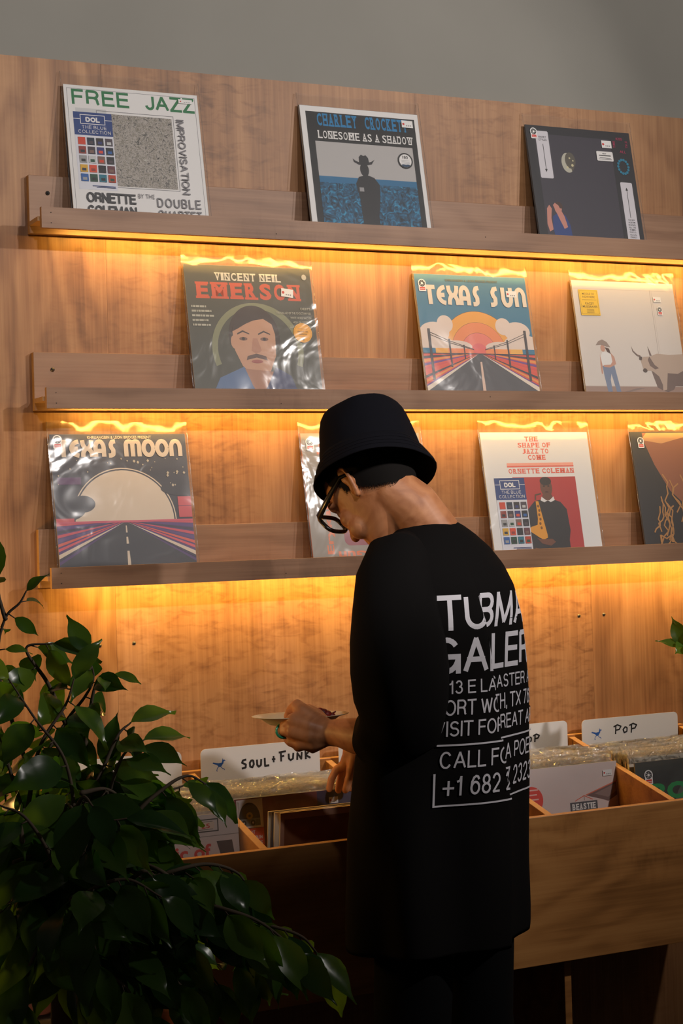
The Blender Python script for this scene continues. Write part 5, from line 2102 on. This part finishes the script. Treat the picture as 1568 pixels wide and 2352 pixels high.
crown = (150, 2120, BD)
trunk = curve([Vector((base.x, base.y, .70)), PX(140, 2240, BD + .01), PX(150, 2100, BD)])
tw.tube(trunk, [.018 - .008 * i / (len(trunk) - 1) for i in range(len(trunk))], M_bark, 10)
trunk = curve([Vector((base.x + .03, base.y - .02, .70)), PX(260, 2200, BD - .03), PX(250, 2050, BD - .05)])
tw.tube(trunk, [.014 - .007 * i / (len(trunk) - 1) for i in range(len(trunk))], M_bark, 10)
main = [  # branches traced in space: photo position and distance
    ([(150, 2120, 2.36), (90, 1850, 2.40), (10, 1600, 2.44), (-5, 1500, 2.44), (12, 1420, 2.44), (45, 1385, 2.44), (60, 1358, 2.44)], .75, .055, .045, .06),
    ([(12, 1420, 2.44), (0, 1380, 2.45), (-8, 1330, 2.45)], .4, .06, .09, .10),
    ([(150, 2120, 2.36), (120, 1880, 2.40), (100, 1760, 2.42), (150, 1660, 2.44), (195, 1600, 2.44), (215, 1555, 2.44), (200, 1500, 2.44)], .35, .042, .07, .10),
    ([(150, 1660, 2.44), (110, 1570, 2.44), (60, 1490, 2.44), (120, 1478, 2.44)], .3, .045, .07, .10),
    ([(195, 1720, 2.42), (205, 1640, 2.43), (225, 1560, 2.43), (262, 1550, 2.43)], .35, .05, .04, .06),
    ([(150, 2120, 2.36), (60, 1880, 2.34), (0, 1700, 2.34), (-40, 1600, 2.34)], .3, .04, .07, .10),
    ([(150, 2120, 2.36), (170, 1900, 2.30), (150, 1750, 2.30), (80, 1650, 2.30), (20, 1560, 2.30)], .3, .038, .07, .10),
    ([(250, 2050, 2.31), (250, 1850, 2.33), (280, 1740, 2.34), (330, 1700, 2.36)], .25, .036, .07, .10),
    ([(250, 2050, 2.31), (300, 1890, 2.28), (375, 1812, 2.30), (430, 1782, 2.32), (472, 1800, 2.33)], .3, .040, .07, .10),
    ([(250, 2050, 2.31), (310, 1890, 2.34), (360, 1830, 2.38), (420, 1805, 2.40)], .2, .036, .07, .10),
    ([(250, 2050, 2.31), (370, 2010, 2.26), (470, 1985, 2.28), (545, 2005, 2.30), (575, 2055, 2.31)], .2, .036, .07, .10),
    ([(150, 2120, 2.36), (300, 2070, 2.26), (430, 2070, 2.26), (560, 2110, 2.28), (680, 2145, 2.29), (720, 2180, 2.30), (745, 2220, 2.30)], .25, .046, .08, .105),
    ([(560, 2110, 2.28), (580, 2140, 2.29), (600, 2200, 2.30)], .2, .04, .08, .10),
    ([(430, 2070, 2.26), (520, 2090, 2.24), (600, 2120, 2.25), (690, 2190, 2.26)], .2, .04, .08, .10),
    ([(400, 2040, 2.30), (480, 2080, 2.30), (540, 2150, 2.31), (560, 2230, 2.31)], .2, .04, .08, .10),
    ([(60, 1880, 2.34), (90, 1720, 2.36), (150, 1620, 2.38), (170, 1560, 2.39)], .2, .04, .07, .095),
    ([(170, 1900, 2.30), (230, 1780, 2.36), (270, 1690, 2.38), (300, 1660, 2.39)], .2, .04, .07, .095),
    ([(150, 2120, 2.36), (230, 2140, 2.22), (330, 2190, 2.22), (420, 2270, 2.24), (450, 2340, 2.24)], .25, .045, .08, .11),
    ([(150, 2120, 2.36), (100, 2060, 2.2), (40, 2060, 2.18), (-20, 2120, 2.18)], .2, .04, .08, .11),
    ([(150, 2120, 2.36), (120, 1980, 2.22), (60, 1880, 2.2), (0, 1850, 2.2)], .25, .036, .075, .105),
    ([(150, 2120, 2.36), (180, 1990, 2.2), (220, 1900, 2.2), (290, 1880, 2.2)], .25, .036, .075, .105),
    ([(150, 2120, 2.36), (200, 2050, 2.16), (290, 2020, 2.14), (370, 2060, 2.15)], .25, .036, .08, .11),
    ([(150, 2120, 2.36), (170, 2060, 2.14), (200, 2120, 2.1), (230, 2220, 2.1)], .25, .036, .08, .11),
    ([(150, 2120, 2.36), (100, 2160, 2.16), (60, 2240, 2.14), (40, 2330, 2.14)], .25, .040, .08, .11),
    ([(150, 2120, 2.36), (190, 2200, 2.2), (290, 2270, 2.18), (330, 2360, 2.2)], .25, .040, .08, .11),
    ([(250, 2050, 2.31), (330, 2100, 2.3), (430, 2170, 2.32), (500, 2260, 2.33)], .25, .050, .08, .10),
    ([(250, 2050, 2.31), (270, 1950, 2.36), (330, 1870, 2.4), (390, 1860, 2.42)], .15, .034, .07, .10),
    ([(150, 2120, 2.36), (190, 1980, 2.4), (230, 1850, 2.42), (240, 1760, 2.43)], .25, .034, .07, .10),
    ([(150, 2120, 2.36), (60, 1990, 2.4), (20, 1900, 2.42), (10, 1780, 2.42)], .25, .034, .07, .10),
]
for pts, st, step, l0, l1 in main:
    clothe(fo, tw, Q(pts), r, st, step * .52, l0 * 1.1, l1 * 1.1)
# short side twigs thicken the heart of the bush
for k in range(60):
    a = r.uniform(0, 2 * pi)
    x, y = 170 + 175 * cos(a) * r.random() ** .5, 2000 + 210 * sin(a) * r.random() ** .5
    d = BD + r.uniform(-.16, .10)
    an = r.uniform(-.6, 1.9)
    clothe(fo, tw, Q([(x, y, d), (x + 60 * sin(an), y - 50 * cos(an) + 10, d + r.uniform(-.05, .05)), (x + 120 * sin(an), y - 70 * cos(an) + 50, d + r.uniform(-.08, .08))]), r, .1, .030, .08, .12)
off = (base.x, base.y, 0)
tw.v = [(p[0] - off[0], p[1] - off[1], p[2]) for p in tw.v]
tw.build('branches', plant)
fo.build(plant, off)
b = MB()
pr = [(.0, .001), (.125, .001), (.130, .01), (.165, .66), (.168, .665), (.182, .668), (.186, .676), (.188, .74), (.185, .746), (.172, .746), (.169, .73), (.165, .62), (.0, .62)]
b.loft([[(max(q, .001) * cos(2 * pi * i / 40), max(q, .001) * sin(2 * pi * i / 40), z) for i in range(40)] for q, z in pr], M_pot)
tag(b.build('pot', plant), 'terracotta pot')
b = MB()
b.loft([[(q * cos(2 * pi * i / 40), q * sin(2 * pi * i / 40), z) for i in range(40)] for q, z in ((.164, .66), (.1675, .715), (.09, .725), (.01, .728))], M_soil)
b.build('soil', plant)

# second plant, only its leaves reach into the picture at the right
rb = Vector((1.80, -.22, 0))
p2o = empty('potted_plant', rb)
tag(p2o, 'small leafy plant reaching in at the right edge, close to the wall', 'plant')
fo, tw = Foliage(), MB()
tip = PX(1572, 1485, 3.86)
stemc = curve([rb + Vector((0, 0, .78)), rb + Vector((-.06, .03, .98)), (tip + rb + Vector((-.1, .03, 1.08))) / 2 * 1.0 if False else tip + Vector((.08, -.01, -.03)), tip])
tw.tube(stemc, [.004] * len(stemc), M_bark, 6)
for px_, py_, d_, nx, ln, wd_ in ((1516, 1468, 3.85, (-.3, -.5, 1), .075, .030), (1545, 1424, 3.87, (-.6, -.8, .1), .065, .038), (1600, 1440, 3.86, (.2, -.9, .5), .07, .04), (1555, 1497, 3.83, (-.2, -.9, .6), .06, .038), (1620, 1500, 3.8, (.1, -.8, .6), .08, .04)):
    e = PX(px_, py_, d_)
    fo.leaf(tip, e - tip + (e - tip).normalized() * .012, Vector(nx), (e - tip).length * 1.15, wd_, .25, r)
for k in range(26):
    st0 = rb + Vector((r.uniform(-.03, .06), r.uniform(-.05, .03), .78))
    en = rb + Vector((r.uniform(-.08, .30), r.uniform(-.16, .10), r.uniform(.92, 1.35)))
    clothe(fo, tw, curve([st0, (st0 + en) / 2 + Vector((0, 0, .06)), en], 8), r, .3, .05, .055, .08, .5)
off = tuple(rb)
tw.v = [(p[0] - off[0], p[1] - off[1], p[2]) for p in tw.v]
tw.build('branches', p2o)
fo.build(p2o, off)
b = MB()
pr = [(.0, .001), (.09, .001), (.095, .01), (.12, .78), (.128, .80), (.126, .81), (.112, .81), (.108, .74), (.0, .74)]
b.loft([[(max(q, .001) * cos(2 * pi * i / 32), max(q, .001) * sin(2 * pi * i / 32), z) for i in range(32)] for q, z in pr], M_pot)
b.build('pot', p2o)
